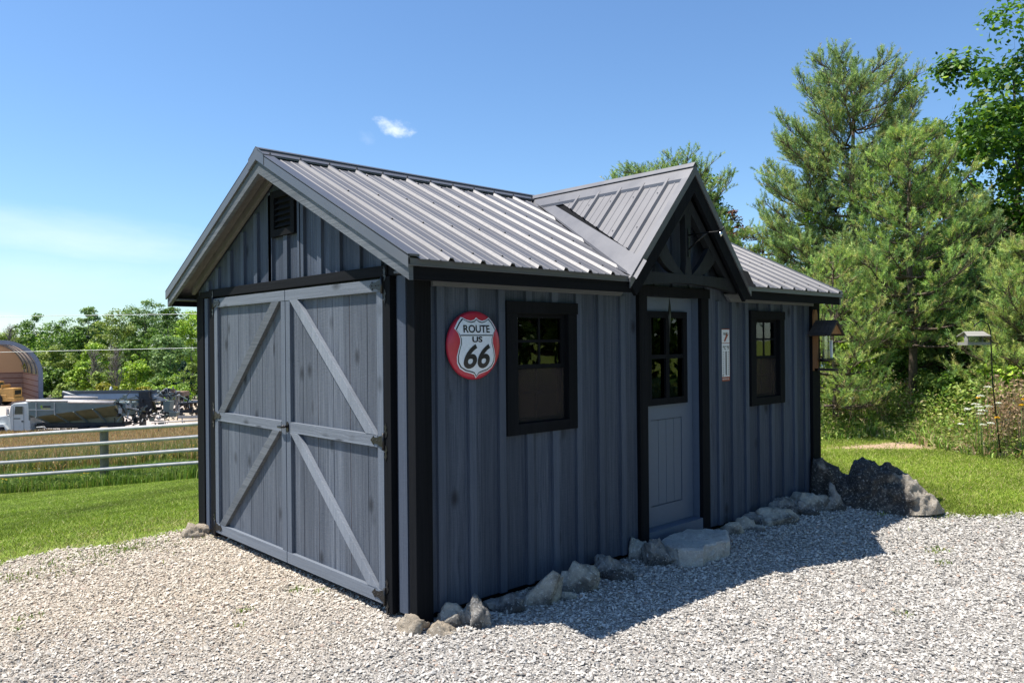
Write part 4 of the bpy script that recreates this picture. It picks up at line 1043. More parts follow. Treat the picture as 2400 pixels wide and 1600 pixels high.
x, y, d = x[k], y[k], d[k]; c = pal(len(x), LG, [4, 4, 2, 2.4, .9])*(1+.13*nz2(x, y)[:, None]+.12*nz2(x, y, .5)[:, None]+.08*nz2(y, x, 2.3)[:, None])
blades('lawn_grass', x, y, rng.uniform(.015, .038, len(x)), np.clip(.004+d*.0009, .006, .02), 1.5, np.clip(c, .01, .9), M['grass'], 'sunlit uneven grass right of the shed up to the brush', 'grass', 1)
# rough verge under the fence and meadow beyond
x, y, d, u = field(-260, 640, 17.2, 27, 120000); k = d > np.interp(u, [-260, 0, 465, 640], [19.3, 18.9, 18.1, 17.6])+.08*rng.normal(0, 1, len(x)); x, y, d = x[k], y[k], d[k]
far = np.clip((d-21.5)/4, 0, 1)[:, None]
c = pal(len(x), [(.16, .27, .04), (.23, .33, .07), (.30, .33, .10), (.10, .18, .03)], [4, 3, 2, 1.5])*(1-far)+far*pal(len(x), [(.42, .30, .14), (.24, .25, .07)], [1, 1])
h = rng.uniform(.15, .40, len(x))*(1+.35*np.sin(x*2.2)*np.sin(y*1.9))
blades('verge_grass', x, y, h, rng.uniform(.012, .03, len(x)), .5, c, M['grass'], 'tall green weeds and grass along the foot of the pasture fence', 'grass')
x, y, d, u = field(-260, 640, 23, 60.5, 240000, .8); x, y = x, y; 
c = pal(len(x), [(.55, .36, .18), (.66, .48, .27), (.38, .22, .11), (.26, .28, .08), (.34, .35, .12)], [5, 4, 3, 1.6, 1]); lowg = rng.uniform(0, 1, (len(x), 1)) < np.clip(.75-(d-23)/16, 0, 1)[:, None]
c = np.where(lowg, pal(len(x), [(.17, .22, .05), (.27, .29, .10)], [1, 1]), c)
blades('meadow_grass', x, y, rng.uniform(.4, .85, len(x)), rng.uniform(.02, .045, len(x))*(.5+d/40), .25, c, M['grass'], 'tall dry tan meadow grass with reddish seed heads behind the fence', 'meadow')
# meadow flowers: far too many and too small to count
x, y, d, u = field(-150, 600, 19.3, 34, 5200); z = gz(x, y); n = len(x)
cl = np.sin(x*1.3+2)*np.sin(y*1.1+1)+.7*np.exp(-((u-170)/75)**2)*(d < 21)*2; k = (cl+rng.normal(0, .25, n)) > .55; x, y, d, z = x[k], y[k], d[k], z[k]; n = len(x)
zz = z+np.where(d < 21, rng.uniform(.12, .34, n), rng.uniform(.3, .7, n)); r = rng.uniform(.012, .028, n)
base = np.array([[1, 0, 0], [0, 1, 0], [-1, 0, 0], [0, -1, 0], [0, 0, .5], [0, 0, -.5]]); V = base[None]*r[:, None, None]+np.stack([x, y, zz], -1)[:, None]
oct8 = np.array([[0, 1, 4], [1, 2, 4], [2, 3, 4], [3, 0, 4], [1, 0, 5], [2, 1, 5], [3, 2, 5], [0, 3, 5]])
wh = rng.uniform(0, 1, (n, 1)) < .12; c = np.where(wh, np.array([[.7, .7, .62]]), np.array([[.75, .50, .03]]))
tag(npmesh('meadow_flowers', V.reshape(-1, 3), (oct8[None]+np.arange(n)[:, None, None]*6).reshape(-1, 3), M['grass'], col=np.repeat(c, 8, 0)), 'small yellow and white wild flowers scattered behind the fence', 'flowers', kind='stuff')
# brush on the right: tall grass, dry stalks
def brushline(u): return np.interp(u, [1800, 1915, 2010, 2060, 2180, 2260, 2400, 2520], [12.6, 12.3, 12.5, 12.7, 11.4, 10.7, 10.2, 10])
x, y, d, u = field(1780, 2900, 10, 17, 170000); k = d > brushline(u)+.15*rng.normal(0, 1, len(x)); x, y, d, u = x[k], y[k], d[k], u[k]
back = np.clip((d-brushline(u))/1.6, 0, 1); c = pal(len(x), [(.22, .37, .05), (.36, .48, .12), (.46, .48, .20), (.12, .22, .035), (.60, .50, .28)], [5, 4, 3, 2, 1.4])
tanp = (u > 2150)[:, None] & (rng.uniform(0, 1, (len(x), 1)) < .22); c = np.where(tanp, pal(len(x), [(.50, .36, .22), (.36, .24, .13)], [1, 1]), c)
blades('brush_grass', x, y, rng.uniform(.10, .34, len(x))*(.7+1.0*back)*(1+.3*np.sin(u*.05)), rng.uniform(.010, .026, len(x)), .9, c, M['grass'], 'tangled long grass and weeds at the foot of the pines', 'brush')
x, y, d, u = field(1880, 2900, 10, 14.2, 76000); k = d > brushline(u)+.18*rng.normal(0, 1, len(x)); x, y, d, u = x[k], y[k], d[k], u[k]
hh = np.clip((d-brushline(u))*.5+.12, .06, .75)*(1+.45*nz2(x, y, 1.4)*.5); zq = gz(x, y)+rng.uniform(.15, 1, len(x))*np.clip(hh, .05, 1.0); P_ = np.stack([x, y, zq], -1)
def leafcloud0(P, size):
    n = len(P); N_ = rng.normal(0, .7, (n, 3))+np.array([0, 0, .8]); N_ /= np.linalg.norm(N_, axis=1)[:, None]; t = rng.normal(0, 1, (n, 3)); t -= N_*(t*N_).sum(1)[:, None]; t /= np.linalg.norm(t, axis=1)[:, None]; b = np.cross(N_, t); s = size[:, None]
    return np.stack([P-t*s*.5, P+b*s*.28, P+t*s*.5, P-b*s*.28], 1).reshape(-1, 3), np.arange(n*4).reshape(n, 4)
V, F = leafcloud0(P_, rng.uniform(.02, .075, len(P_))); c = pal(len(x), [(.18, .30, .04), (.30, .42, .08), (.42, .46, .14), (.10, .18, .03), (.52, .42, .24)], [4, 4, 3, 2, 1.2])*(1+.2*nz2(x, y, 1.4)[:, None]*.5)
tag(npmesh('brush_weeds', V, F, M['leaf'], col=np.clip(c, .01, .9)), 'leafy tangled weeds along the brush edge on the right', 'weeds', kind='stuff')
# weed tufts on the gravel
x = []; y = []
for uu, vv, n_, sp in ((220, 1300, 260, .22), (290, 1290, 160, .12), (120, 1345, 80, .15), (20, 1360, 60, .12), (700, 1385, 40, .04), (785, 1340, 26, .03), (570, 1435, 30, .03), (70, 1450, 30, .04), (2195, 1272, 60, .06), (2212, 1300, 40, .04), (2065, 1200, 30, .05), (190, 1320, 120, .3), (380, 1275, 120, .25), (35, 1480, 14, .02), (2120, 1430, 20, .03), (750, 1390, 20, .03), (560, 1470, 10, .02)):
    p = onplane(uu, vv, 2, 0); x += list(p[0]+rng.normal(0, sp, n_)); y += list(p[1]+rng.normal(0, sp*.6, n_))
x = np.array(x); y = np.array(y); n = len(x)
blades('gravel_weeds', x, y, rng.uniform(.015, .05, n), rng.uniform(.005, .010, n), .8, pal(n, [(.16, .25, .05), (.25, .33, .07), (.32, .30, .1)], [3, 2, 1]), M['grass'], 'sparse little green weeds sprouting through the gravel', 'weeds', 2)
# ------------------------------------------------------------------ trees
def leafcloud(P, size, Nrm, aspect=.6, fold=0.0):
    """diamond shaped leaves at points P facing Nrm (randomised)"""
    n = len(P); N_ = Nrm+rng.normal(0, .55, (n, 3)); N_ /= np.linalg.norm(N_, axis=1)[:, None]+1e-9
    t = rng.normal(0, 1, (n, 3)); t -= N_*(t*N_).sum(1)[:, None]; t /= np.linalg.norm(t, axis=1)[:, None]+1e-9; b = np.cross(N_, t)
    s = size[:, None] if isinstance(size, np.ndarray) else size
    V = np.stack([P-t*s*.5, P+b*s*aspect*.5-t*s*.05, P+t*s*.5, P-b*s*aspect*.5-t*s*.05], 1).reshape(-1, 3); return V, np.arange(n*4).reshape(n, 4)
def crown_points(c, rx, rz, nb, npb, shape='round', rb=.34, low=0.0, seed=0, hollow=.6):
    r_ = np.random.default_rng(seed); P = []; N_ = []; B = []; tone = []
    for i in range(nb):
        v = r_.normal(0, 1, 3); v /= np.linalg.norm(v); q = r_.uniform(hollow, 1.0)
        t = v[2]*.5+.5
        taper = {'round': 1.0, 'cone': 1.15*(1-t)**.7+.12, 'egg': .75+.5*np.sin(t*3.0), 'vase': .55+.6*t}[shape]
        ctr = np.array([c[0]+v[0]*rx*q*taper, c[1]+v[1]*rx*q*taper, c[2]+v[2]*rz*q]); rad = rb*rx*r_.uniform(.55, 1.25)
        m = int(npb*r_.uniform(.6, 1.3)); w = r_.normal(0, 1, (m, 3)); w /= np.linalg.norm(w, axis=1)[:, None]; w[:, 2] = np.where(r_.uniform(0, 1, m) < .6, np.abs(w[:, 2]), w[:, 2])
        rr = rad*r_.uniform(.45, 1.12, m)[:, None]; P.append(ctr+w*rr*np.array([1, 1, .75])); N_.append(w*.7+np.array([0, 0, .6])); tone.append(np.full(m, r_.normal(0, .16))); B.append(ctr)
    return np.vstack(P), np.vstack(N_), np.concatenate(tone), B
def tree(name, label, cat, base, H, rx, cs, wts, nb, npb, leaf, shape='egg', crown_lo=.25, group=None, seed=1, rb=.34, bark='bark', tr=.03, bare=0, limbs=14, lm='leaf', hollow=.55):
    bx, by, bz = base; root = thing(name, label, cat, (bx, by, bz), 0, group)
    c = (0, 0, H*(crown_lo+1)/2); rz = H*(1-crown_lo)/2
    P, N_, tone, B = crown_points(c, rx, rz, nb, npb, shape, rb, seed=seed, hollow=hollow)
    V, F = leafcloud(P, leaf*rng.uniform(.6, 1.3, len(P)), N_); col = np.clip(pal(len(P), cs, wts, .15)*(1+tone[:, None]), .005, .9)
    npmesh('crown', V, F, M[lm], root, col)
    rnd = random.Random(seed); b = MB(); r0 = H*tr
    pts = [(0, 0, -.2)]; rad = [r0*1.3]
    for i in range(1, 7): pts.append((rnd.gauss(0, .02)*H*.6, rnd.gauss(0, .02)*H*.6, H*.85*i/6)); rad.append(r0*(1-i/7))
    b.tube(pts, rad, 7)
    for i in range(limbs):
        e = B[rnd.randrange(len(B))]; z0 = min(max(.15*H, e[2]-rx*.5), H*.8); k = z0/(H*.85); r = r0*(1-k)*.5
        s_ = Vector((0, 0, z0)); e = Vector(e); b.tube([s_, s_.lerp(e, .5)+Vector((0, 0, -.04*H*.5)), e], [r, r*.6, r*.2], 5)
    b.build('trunk', M[bark], root); return root
GD = [(.10, .20, .03), (.16, .28, .04), (.22, .35, .06), (.055, .12, .02)]
GY = [(.28, .44, .04), (.42, .56, .07), (.20, .32, .035)]
GB = [(.20, .32, .10), (.28, .40, .15), (.13, .22, .07)]
GO = [(.25, .34, .07), (.36, .44, .11), (.16, .23, .05)]
GX = 'trees of the far wood beyond the yard'
FT = [ # u, depth, top v, half width px, palette, shape, label
 (22, 134, 768, 46, GO, 'egg', 'low olive tree half hidden behind the round roofed storage building'),
 (75, 135, 733, 42, GD, 'vase', 'dark tree rising just right of the round roofed building, leftmost tall one'),
 (150, 130, 738, 52, GD, 'round', 'broad mid green tree right of the dark leftmost tall one'),
 (120, 112, 798, 44, GO, 'egg', 'olive rounded tree directly right of the storage building arch'),
 (206, 132, 710, 30, GB, 'vase', 'slim airy tree with a thin visible trunk poking above the wood'),
 (262, 128, 713, 44, GO, 'egg', 'dense olive crown right of the slim airy tree'),
 (340, 134, 696, 46, GB, 'egg', 'tallest pale green domed tree left of the eave of the shed'),
 (392, 130, 698, 34, GD, 'egg', 'dark green tree top touching the eave end of the shed'),
 (448, 124, 722, 36, GY, 'round', 'yellow green tree beside the left corner post of the shed'),
 (215, 112, 802, 36, GY, 'round', 'bright yellow green tree in the middle of the wood'),
 (320, 114, 782, 38, GD, 'round', 'mid green tree below the tallest domed one'),
 (400, 112, 770, 44, GB, 'round', 'pale leafed tree in front of the dark tree by the eave'),
 (190, 104, 846, 30, GY, 'egg', 'small vivid green tree above the grey truck body'),
 (318, 104, 830, 34, GY, 'egg', 'lush light green tree with open sunlit crown at mid wood'),
 (430, 100, 835, 16, [(.018, .05, .03), (.03, .075, .04)], 'cone', 'small dark spruce near the left corner post'),
 (138, 106, 850, 34, GD, 'round', 'dark bushy tree with its foot behind the white cab'),
 (245, 100, 866, 30, GO, 'round', 'low olive tree behind the rear spreader body'),
 (385, 102, 868, 34, GD, 'round', 'round green tree above the rusty machinery'),
 (455, 104, 846, 34, GO, 'round', 'olive green tree hard against the left corner post'),
 (355, 96, 890, 26, GY, 'round', 'yellowish bush behind the machinery'),
 (250, 94, 893, 22, [(.36, .34, .03), (.24, .27, .03)], 'round', 'golden yellow bush behind the long grey body'),
 (335, 94, 898, 20, [(.34, .31, .03), (.20, .24, .03)], 'round', 'second golden bush nearer the rusty machinery'),
 (150, 96, 893, 24, GO, 'round', 'low shrub right of the storage building foot'),
 (420, 94, 905, 30, GY, 'round', 'light green shrub above the dark flat trailer')]
for i, (u, dd, tv, hw, cs, sh, lb) in enumerate(FT):
    x, y, _ = at(u, dd); z = float(gz(x, y)); top = 1.6-(tv-806)*dd/FOC; H = top-z
    wv = [4, 4, 3, 2] if len(cs) == 4 else ([3, 2, 1] if len(cs) == 3 else [1, 1])
    nb = int(26+hw*.9*(H/10)); tree('field_tree', lb, 'tree' if H > 4.5 else 'bush', (x, y, z), H, hw*dd/FOC, cs, wv, nb, 130, .34, sh, .08 if sh != 'vase' else .22, GX, seed=100+i, rb=.33, limbs=10, tr=.014, bark='barkgrey')
# leafless grey trees
for i, (u, dd, tv, lb) in enumerate(((220, 101, 815, 'bare grey dead tree standing in the middle of the wood'), (270, 98, 812, 'thin leafless tree behind the two spreader bodies'), (23, 125, 752, 'bare twiggy tree top above the storage building'))):
    x, y, _ = at(u, dd); z = float(gz(x, y)); H = 1.6-(tv-806)*dd/FOC-z; rt = thing('bare_tree', lb, 'tree', (x, y, z)); b = MB(); rnd = random.Random(i); b.tube([(0, 0, -.2), (.2, 0, H*.5), (0, .1, H)], [.14, .08, .02], 5)
    for k in range(60):
        z0 = rnd.uniform(.2, .9)*H; a = rnd.uniform(0, 6.28); l = rnd.uniform(.1, .3)*H*(1.2-z0/H); p = Vector((0, 0, z0)); q = p+Vector((math.cos(a)*l*.6, math.sin(a)*l*.6, l)); b.tube([p, q], [.05, .015], 4)
        for j in range(3): w_ = p.lerp(q, rnd.uniform(.4, 1)); b.tube([w_, w_+Vector((rnd.gauss(0, .5), rnd.gauss(0, .5), rnd.uniform(.3, 1.0)))], [.025, .01], 3)
    b.build('trunk', M['barkgrey'], rt)
# the wood behind them reads as one mass
def mass(name, label, spots, cs, wts, leaf, per, seed, cat='woods', lm='leaf'):
    Ps = []; Ns = []; Ts = []
    for i, (x, y, z, H, r) in enumerate(spots):
        P, N_, t, B = crown_points((x, y, z+H*.5), r, H*.52, per[0], per[1], 'egg', .36, seed=seed+i); Ps.append(P); Ns.append(N_); Ts.append(t+rng.normal(0, .14))
    P = np.vstack(Ps); N_ = np.vstack(Ns); t = np.concatenate(Ts); k = P[:, 2] > gz(P[:, 0], P[:, 1])-.1; P, N_, t = P[k], N_[k], t[k]
    V, F = leafcloud(P, leaf*rng.uniform(.6, 1.3, len(P)), N_); tag(npmesh(name, V, F, M[lm], col=np.clip(pal(len(P), cs, wts, .16)*(1+t[:, None]), .005, .9)), label, cat, kind='stuff')
sp = []
for i in range(34):
    u = -260+i*29+random.uniform(-9, 9); dd = 140+random.uniform(-8, 14); x, y, _ = at(u, dd); z = float(gz(x, y)); tv = float(np.interp(u, [-260, 0, 60, 130, 220, 330, 470, 800], [775, 775, 765, 752, 745, 730, 725, 730]))+random.uniform(-8, 14); sp.append((x, y, z, 1.6-(tv-806)*dd/FOC-z, 3.4))
mass('far_woods', 'continuous green wood closing the view beyond the yard', sp, GD+GO, [3, 3, 2, 2, 1, 1, 1], .5, (26, 110), 300)
sp = []
for i in range(44):
    u = -220+i*22+random.uniform(-8, 8); dd = 98+random.uniform(-4, 12); x, y, _ = at(u, dd); z = float(gz(x, y)); hh = random.uniform(1.6, 4.2)
    if u > 95: sp.append((x, y, z, hh, random.uniform(1.3, 2.1)))
mass('wood_edge_scrub', 'low mixed scrub along the near edge of the far wood', sp, GY+GO+GD, [2, 1, 2, 2, 1, 1, 2, 3, 1, 1], .26, (14, 80), 500, 'scrub')
# ---- near pines -------------------------------------------------------
def pine(name, label, base, H, R, seed, cs, wts, whorls=13, per=6, lo=.12, needle=.055, dens=30, droop=0.0, group=None, gap=0.0, density=1.0, nw=.0055, extra=None, top=.8, ex=1.5):
    r_ = random.Random(seed); root = thing(name, label, 'pine tree', base, 0, group); tb = MB(); S = []; 
    tb.tube([(0, 0, -.2), (R*.03, 0, H*.3), (-R*.02, R*.03, H*.62), (0, 0, H*.97)], [H*.017, H*.013, H*.008, .012], 9)
    S.append((Vector((0, 0, H*.93)), Vector((0, 0, 1)), H*.07+.08))
    for w in range(whorls):
        t = w/(whorls-1); z = H*(lo+(.96-lo)*t); env = R*max(.12, 1.0-top*t**ex)*(.72+.28*math.sin(min(1, t*3.2+.25)*1.57))
        for k in range(per if t < .8 else max(3, per-1)):
            if r_.random() < gap: continue
            a = 6.283*(k+r_.uniform(-.35, .35))/per+w*1.1; L = env*r_.uniform(.6, 1.12)
            rise = (.15+.85*t)*L*r_.uniform(.5, .95)-droop*L; pts = []; nseg = 5; rise = min(rise, max(.05, H*(1.0-.035*r_.random()*3)-z))
            for q in range(nseg+1):
                s_ = q/nseg; pts.append(Vector((math.cos(a)*L*s_+r_.gauss(0, .02)*L, math.sin(a)*L*s_+r_.gauss(0, .02)*L, z-.06*L*math.sin(s_*3.14)+rise*s_**1.6)))
            br = .012+.012*L*(1-t*.5); tb.tube(pts, [br*(1-s_/6.5) for s_ in range(nseg+1)], 5, cap=False)
            nsub = int((5+L*7)*density)
            for j in range(nsub):
                s_ = r_.uniform(.22, 1.0)**.8; i0 = min(nseg-1, int(s_*nseg)); p = pts[i0].lerp(pts[i0+1], s_*nseg-i0); out = (pts[i0+1]-pts[i0]).normalized()
                side = out.cross(Vector((0, 0, 1))).normalized()*r_.choice((-1, 1)); dr = (out*r_.uniform(.3, 1.0)+side*r_.uniform(.15, 1.0)+Vector((0, 0, r_.uniform(-.1, .9)))).normalized(); l = (.14+.24*L*(1-s_*.55))*r_.uniform(.7, 1.2)
                e = p+dr*l; tb.tube([p, e], [.007, .003], 3, cap=False); nsh = max(2, int(l/.085))
                for m in range(nsh):
                    f = .35+.65*(m+1)/nsh; w0 = p.lerp(e, f); dv = (dr*r_.uniform(.5, 1)+Vector((r_.gauss(0, .45), r_.gauss(0, .45), r_.uniform(.1, 1.0)))).normalized(); S.append((w0, dv, r_.uniform(.09, .18)))
            S.append((pts[-1], (pts[-1]-pts[-2]).normalized()+Vector((0, 0, .6)), r_.uniform(.16, .26)))
    tb.build('trunk', M['bark'], root)
    n = len(S); O = np.array([tuple(s[0]) for s in S]); D = np.array([tuple(s[1].normalized()) for s in S]); Ln = np.array([s[2] for s in S])
    m = dens; t = rng.uniform(0, 1, (n, m)); ax = np.cross(D, rng.normal(0, 1, (n, 3))); ax /= np.linalg.norm(ax, axis=1)[:, None]; bx = np.cross(D, ax); ph = rng.uniform(0, 6.283, (n, m))
    rad = np.cos(ph)[..., None]*ax[:, None]+np.sin(ph)[..., None]*bx[:, None]; st = O[:, None]+D[:, None]*(t*Ln[:, None])[..., None]; nd = rad*.75+D[:, None]*rng.uniform(.5, 1.0, (n, m))[..., None]; nd /= np.linalg.norm(nd, axis=2)[..., None]
    nl = needle*rng.uniform(.7, 1.25, (n, m))[..., None]; wd = np.cross(nd, rng.normal(0, 1, (n, m, 3))); wd /= np.linalg.norm(wd, axis=2)[..., None]; wd *= nw
    V = np.stack([st-wd*.6, st+wd*.6, st+nd*nl], 2).reshape(-1, 3); F = np.arange(n*m*3).reshape(-1, 3)
    tone = rng.normal(0, .14, n); base_c = np.repeat(pal(n, cs, wts, .12)*(1+tone[:, None]), m, 0)*(1+rng.normal(0, .12, (n*m, 1)))
    npmesh('crown', V, F, M['needle'], root, np.clip(base_c, .01, .9)); 
    if extra: extra(root, r_)
    return n
PN = [(.25, .38, .16), (.36, .48, .19), (.46, .57, .21), (.14, .24, .10), (.50, .47, .19)]
PL = [(.31, .47, .14), (.44, .58, .17), (.18, .31, .11), (.55, .62, .19), (.46, .42, .18)]
def vine(pts, nleaf, rootname=None):
    def f(root, r_):
        Ps = []
        for (x, y, z, rr, n) in pts: Ps.append(np.array([x, y, z])+rng.normal(0, 1, (n, 3))*rr*np.array([1, 1, 1.3]))
        P = np.vstack(Ps); V, F = leafcloud(P, .06*rng.uniform(.7, 1.4, len(P)), rng.normal(0, 1, (len(P), 3))+np.array([0, 0, .6]), .8)
        npmesh('climbing_vine', V, F, M['leaf'], root, pal(len(P), [(.28, .42, .04), (.20, .34, .04), (.36, .46, .05)], [2, 2, 1]))
    return f
def base(u, d): x, y, _ = at(u, d); return (x, y, float(gz(x, y)))
def hgt(v, d): return 1.6-(v-806)*d/FOC
GP = 'pines behind and right of the shed'
rgt = Vector((CR[0], CR[1], 0))
ve = rgt*(120*15.5/FOC)
pine('pine_tree', 'tallest bluish pine with a broad rounded top and yellow vine on its right side', base(2008, 15.5), hgt(165, 15.5), 1.72, 3, PN, [4, 4, 3, 2, 1.2], 18, 7, .14, density=2.7, dens=34, nw=.0062, gap=.1, top=.50, ex=3.6, group=GP,
     extra=vine([(ve.x, ve.y, hgt(240, 15.5), .11, 260), (ve.x*1.15, ve.y*1.15, hgt(205, 15.5), .07, 90), (ve.x*.7, ve.y*.7, hgt(285, 15.5), .09, 120), (-ve.x*.9, -ve.y*.9, hgt(520, 15.5), .06, 40)], 0))
pine('pine_tree', 'bluish pine forming the left shoulder of the tallest one', base(1898, 16.2), hgt(318, 16.2), 1.05, 5, PN, [4, 4, 3, 2, 1.2], 12, 7, .2, density=2.2, dens=30, nw=.0066, top=.5, ex=2.8, group=GP)
pine('pine_tree', 'light green pine in front with a bare lower trunk, right of the tallest pine', base(2138, 13.6), hgt(318, 13.6), 1.35, 9, PL, [4, 4, 3, 2, 1], 13, 7, .28, density=1.7, gap=.1, dens=32, needle=.06, nw=.0062, top=.75, ex=1.8, group=GP)
pine('pine_tree', 'pine whose top rises behind the ridge of the porch gable', base(1560, 18.5), hgt(345, 18.5), 1.9, 21, PN, [4, 4, 3, 2, .5], 13, 7, .35, density=1.8, dens=26, nw=.009, top=.5, ex=3, group=GP)
pine('pine_tree', 'low bushy pine showing just over the right end of the roof', base(1790, 17.5), hgt(528, 17.5), 1.35, 27, PL, [3, 3, 3, 3, 2], 10, 7, .15, density=1.8, dens=26, nw=.009, top=.6, ex=2, group=GP)
pine('pine_tree', 'young pine between the shed corner and the trunk of the light green pine', base(1955, 13.0), hgt(610, 13.0), 1.2, 33, PL, [3, 4, 2, 3, 1.5], 10, 7, .16, density=1.4, gap=.12, dens=30, top=.85, ex=1.3, group=GP)
pine('pine_tree', 'pale green pine with sweeping branches at the right edge, in front of the maple', base(2450, 11.9), hgt(590, 11.9), 1.2, 41, PL, [3, 4, 2, 4, 2], 11, 8, .2, density=1.9, dens=28, needle=.065, top=.65, ex=1.8, group=GP)
pine('pine_tree', 'shaded pine between the light green pine and the right edge pine', base(2262, 14.6), hgt(470, 14.6), 1.05, 47, PN, [4, 3, 2, 3, 1], 11, 7, .14, density=1.8, dens=28, top=.7, ex=1.8, group=GP)
# broad-leaved trees
x, y, z = base(2395, 17.2)
tree('maple_tree', 'tall dark broad leaved tree at the right edge reaching above the pines', 'tree', (x, y, z), hgt(58, 17.2)-z, 2.7, [(.07, .17, .022), (.12, .25, .03), (.045, .11, .015), (.34, .48, .04)], [4, 4, 3, .9], 130, 260, .14, 'egg', .14, seed=61, rb=.24, tr=.016, limbs=40, hollow=.35)
x, y, z = base(1668, 21)
tree('aspen_tree', 'slender bright green broad leaved tree right behind the porch gable', 'tree', (x, y, z), hgt(385, 21)-z, .62, [(.10, .2, .03), (.15, .27, .04), (.07, .14, .02)], [3, 3, 2], 42, 90, .12, 'egg', .3, seed=63, rb=.42, tr=.012, limbs=20)
x, y, z = base(1722, 20)
tree('red_leaved_tree', 'small tree with dull red leaves showing right of the porch gable', 'tree', (x, y, z), hgt(505, 20)-z, .5, [(.20, .06, .05), (.26, .10, .07), (.10, .12, .04)], [3, 2, 2], 20, 70, .11, 'egg', .4, seed=65, rb=.42, tr=.012, limbs=10)
# shrubs under and behind the pines
SB = [(1955, 14.6, 800, .9, GY), (2040, 15.0, 770, 1.0, GD), (2120, 15.6, 720, 1.1, GD), (2200, 15.6, 690, 1.1, GD), (2290, 14.8, 730, 1.2, GD), (2370, 14.5, 700, 1.2, GD), (2460, 14.0, 690, 1.2, GD), (2250, 12.8, 880, .6, GD), (2330, 12.0, 880, .6, GO), (2400, 11.6, 860, .6, GY), (2180, 13.2, 900, .55, GO)]
LB = ['yellow green shrub just right of the wall bird feeder', 'dark shrub under the tallest pine', 'deep green shrub behind the bare trunk', 'dark leafy shrub left of the hanging feeder', 'dark shrub directly behind the hanging feeder', 'dark shrub at the foot of the maple', 'dark shrub at the far right edge', 'small leafy bush under the hanging feeder', 'olive bush beside the feeder pole', 'light green bush at the right edge', 'small olive bush between the pine trunk and the feeder pole']
for i, ((u, dd, tv, r, cs), lb) in enumerate(zip(SB, LB)):
    x, y, z = base(u, dd); tree('leafy_shrub', lb, 'shrub', (x, y, z), hgt(tv, dd)-z, r, cs, [4, 3, 2, 3][:len(cs)] if len(cs) == 4 else [3, 2, 2], 34, 120, .075, 'round', .02, 'shrubs among the pines', seed=70+i, rb=.36, tr=.012, limbs=8)
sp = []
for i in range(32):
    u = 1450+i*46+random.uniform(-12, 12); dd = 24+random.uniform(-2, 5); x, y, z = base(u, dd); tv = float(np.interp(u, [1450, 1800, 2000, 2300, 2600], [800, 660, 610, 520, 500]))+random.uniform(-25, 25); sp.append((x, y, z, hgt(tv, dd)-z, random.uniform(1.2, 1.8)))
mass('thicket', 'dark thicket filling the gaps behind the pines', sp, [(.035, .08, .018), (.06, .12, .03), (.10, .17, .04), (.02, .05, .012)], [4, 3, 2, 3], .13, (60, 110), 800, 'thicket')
# trees on the far side of the yard, seen only as reflections in the panes
for i, (x, y, H, r, lb) in enumerate(((9.2, -7.2, 9, 3.4, 'round green tree outside the frame mirrored in the right window'), (14.0, -9.0, 11, 4.2, 'tall green tree outside the frame mirrored in the door glass'), (6.0, -10.5, 9, 3.6, 'wide green tree outside the frame mirrored in the left window'), (18.5, -13, 12, 4.5, 'large green tree outside the frame beyond the gravel'), (11, -13, 12, 4.5, 'dense green tree outside the frame opposite the shed'))):
    tree('yard_tree', lb, 'tree', (x, y, 0), H, r, GD, [4, 4, 3, 3], 70, 150, .34, 'round', .08, 'trees across the yard', seed=90+i, rb=.36, tr=.02, limbs=10)
# dry weed stalks and white umbels on the right
def umbel(u, d, v, r, lb, yellow=False):
    x, y, z = base(u, d); h = hgt(v, d)-z; t = thing('wild_flower', lb, 'flower', (x, y, z), 0, 'wild flowers in the brush on the right'); b = MB()
    b.tube([(0, 0, 0), (.02, .01, h*.6), (0, 0, h-.02)], [.004, .003, .002], 4); b.build('stem', M['stemgreen'], t); V = []; n = 60
    a = rng.uniform(0, 6.283, n); q = np.sqrt(rng.uniform(0, 1, n))*r; P = np.stack([np.cos(a)*q, np.sin(a)*q, h+.012*(1-(q/r)**2)+rng.normal(0, .003, n)], -1)
    V, F = leafcloud(P, .018*np.ones(n), np.tile([[0, 0, 1.0]], (n, 1)), 1.0); c = np.array([[.75, .76, .70]]) if not yellow else np.array([[.80, .50, .03]])
    npmesh('flower_head', V, F, M['grass'], t, np.repeat(c, n, 0))
M['stemgreen'] = simple('green_stem', (.12, .2, .05), .7, bump=0)
UM = [(2313, 922, 10.6, .05, 'highest white umbel flower near the feeder pole'), (2298, 943, 10.5, .045, 'white umbel second from the top near the feeder pole'), (2285, 962, 10.4, .05, 'white umbel at the upper left of the flower cluster'), (2293, 968, 10.3, .05, 'white umbel at the centre of the flower cluster'), (2267, 973, 10.4, .045, 'leftmost white umbel of the cluster'), (2300, 977, 10.2, .06, 'broad white umbel low in the cluster'), (2314, 967, 10.4, .05, 'white umbel right of the cluster centre'), (2337, 960, 10.4, .05, 'rightmost white umbel of the cluster'), (2297, 985, 10.2, .045, 'lowest white umbel of the main cluster'), (2302, 1010, 10.1, .04, 'small white umbel below the main cluster'), (2320, 1007, 10.1, .04, 'small white umbel low near the brush edge'), (2250, 1008, 10.9, .04, 'lone white umbel low on the left of the cluster'), (1996, 945, 12.4, .04, 'lone pale flower right of the shed in the brush')]
for u, v, d, r, lb in UM: umbel(u, d, v, r, lb)
for u, v, d, lb in ((2292, 947, 10.6, 'small yellow flower among the white umbels'), (2393, 965, 10.0, 'yellow flower at the right edge'), (2398, 952, 10.1, 'upper yellow flower at the right edge'), (2335, 994, 10.1, 'low yellow flower right of the white cluster')): umbel(u, d, v, .03, lb, True)
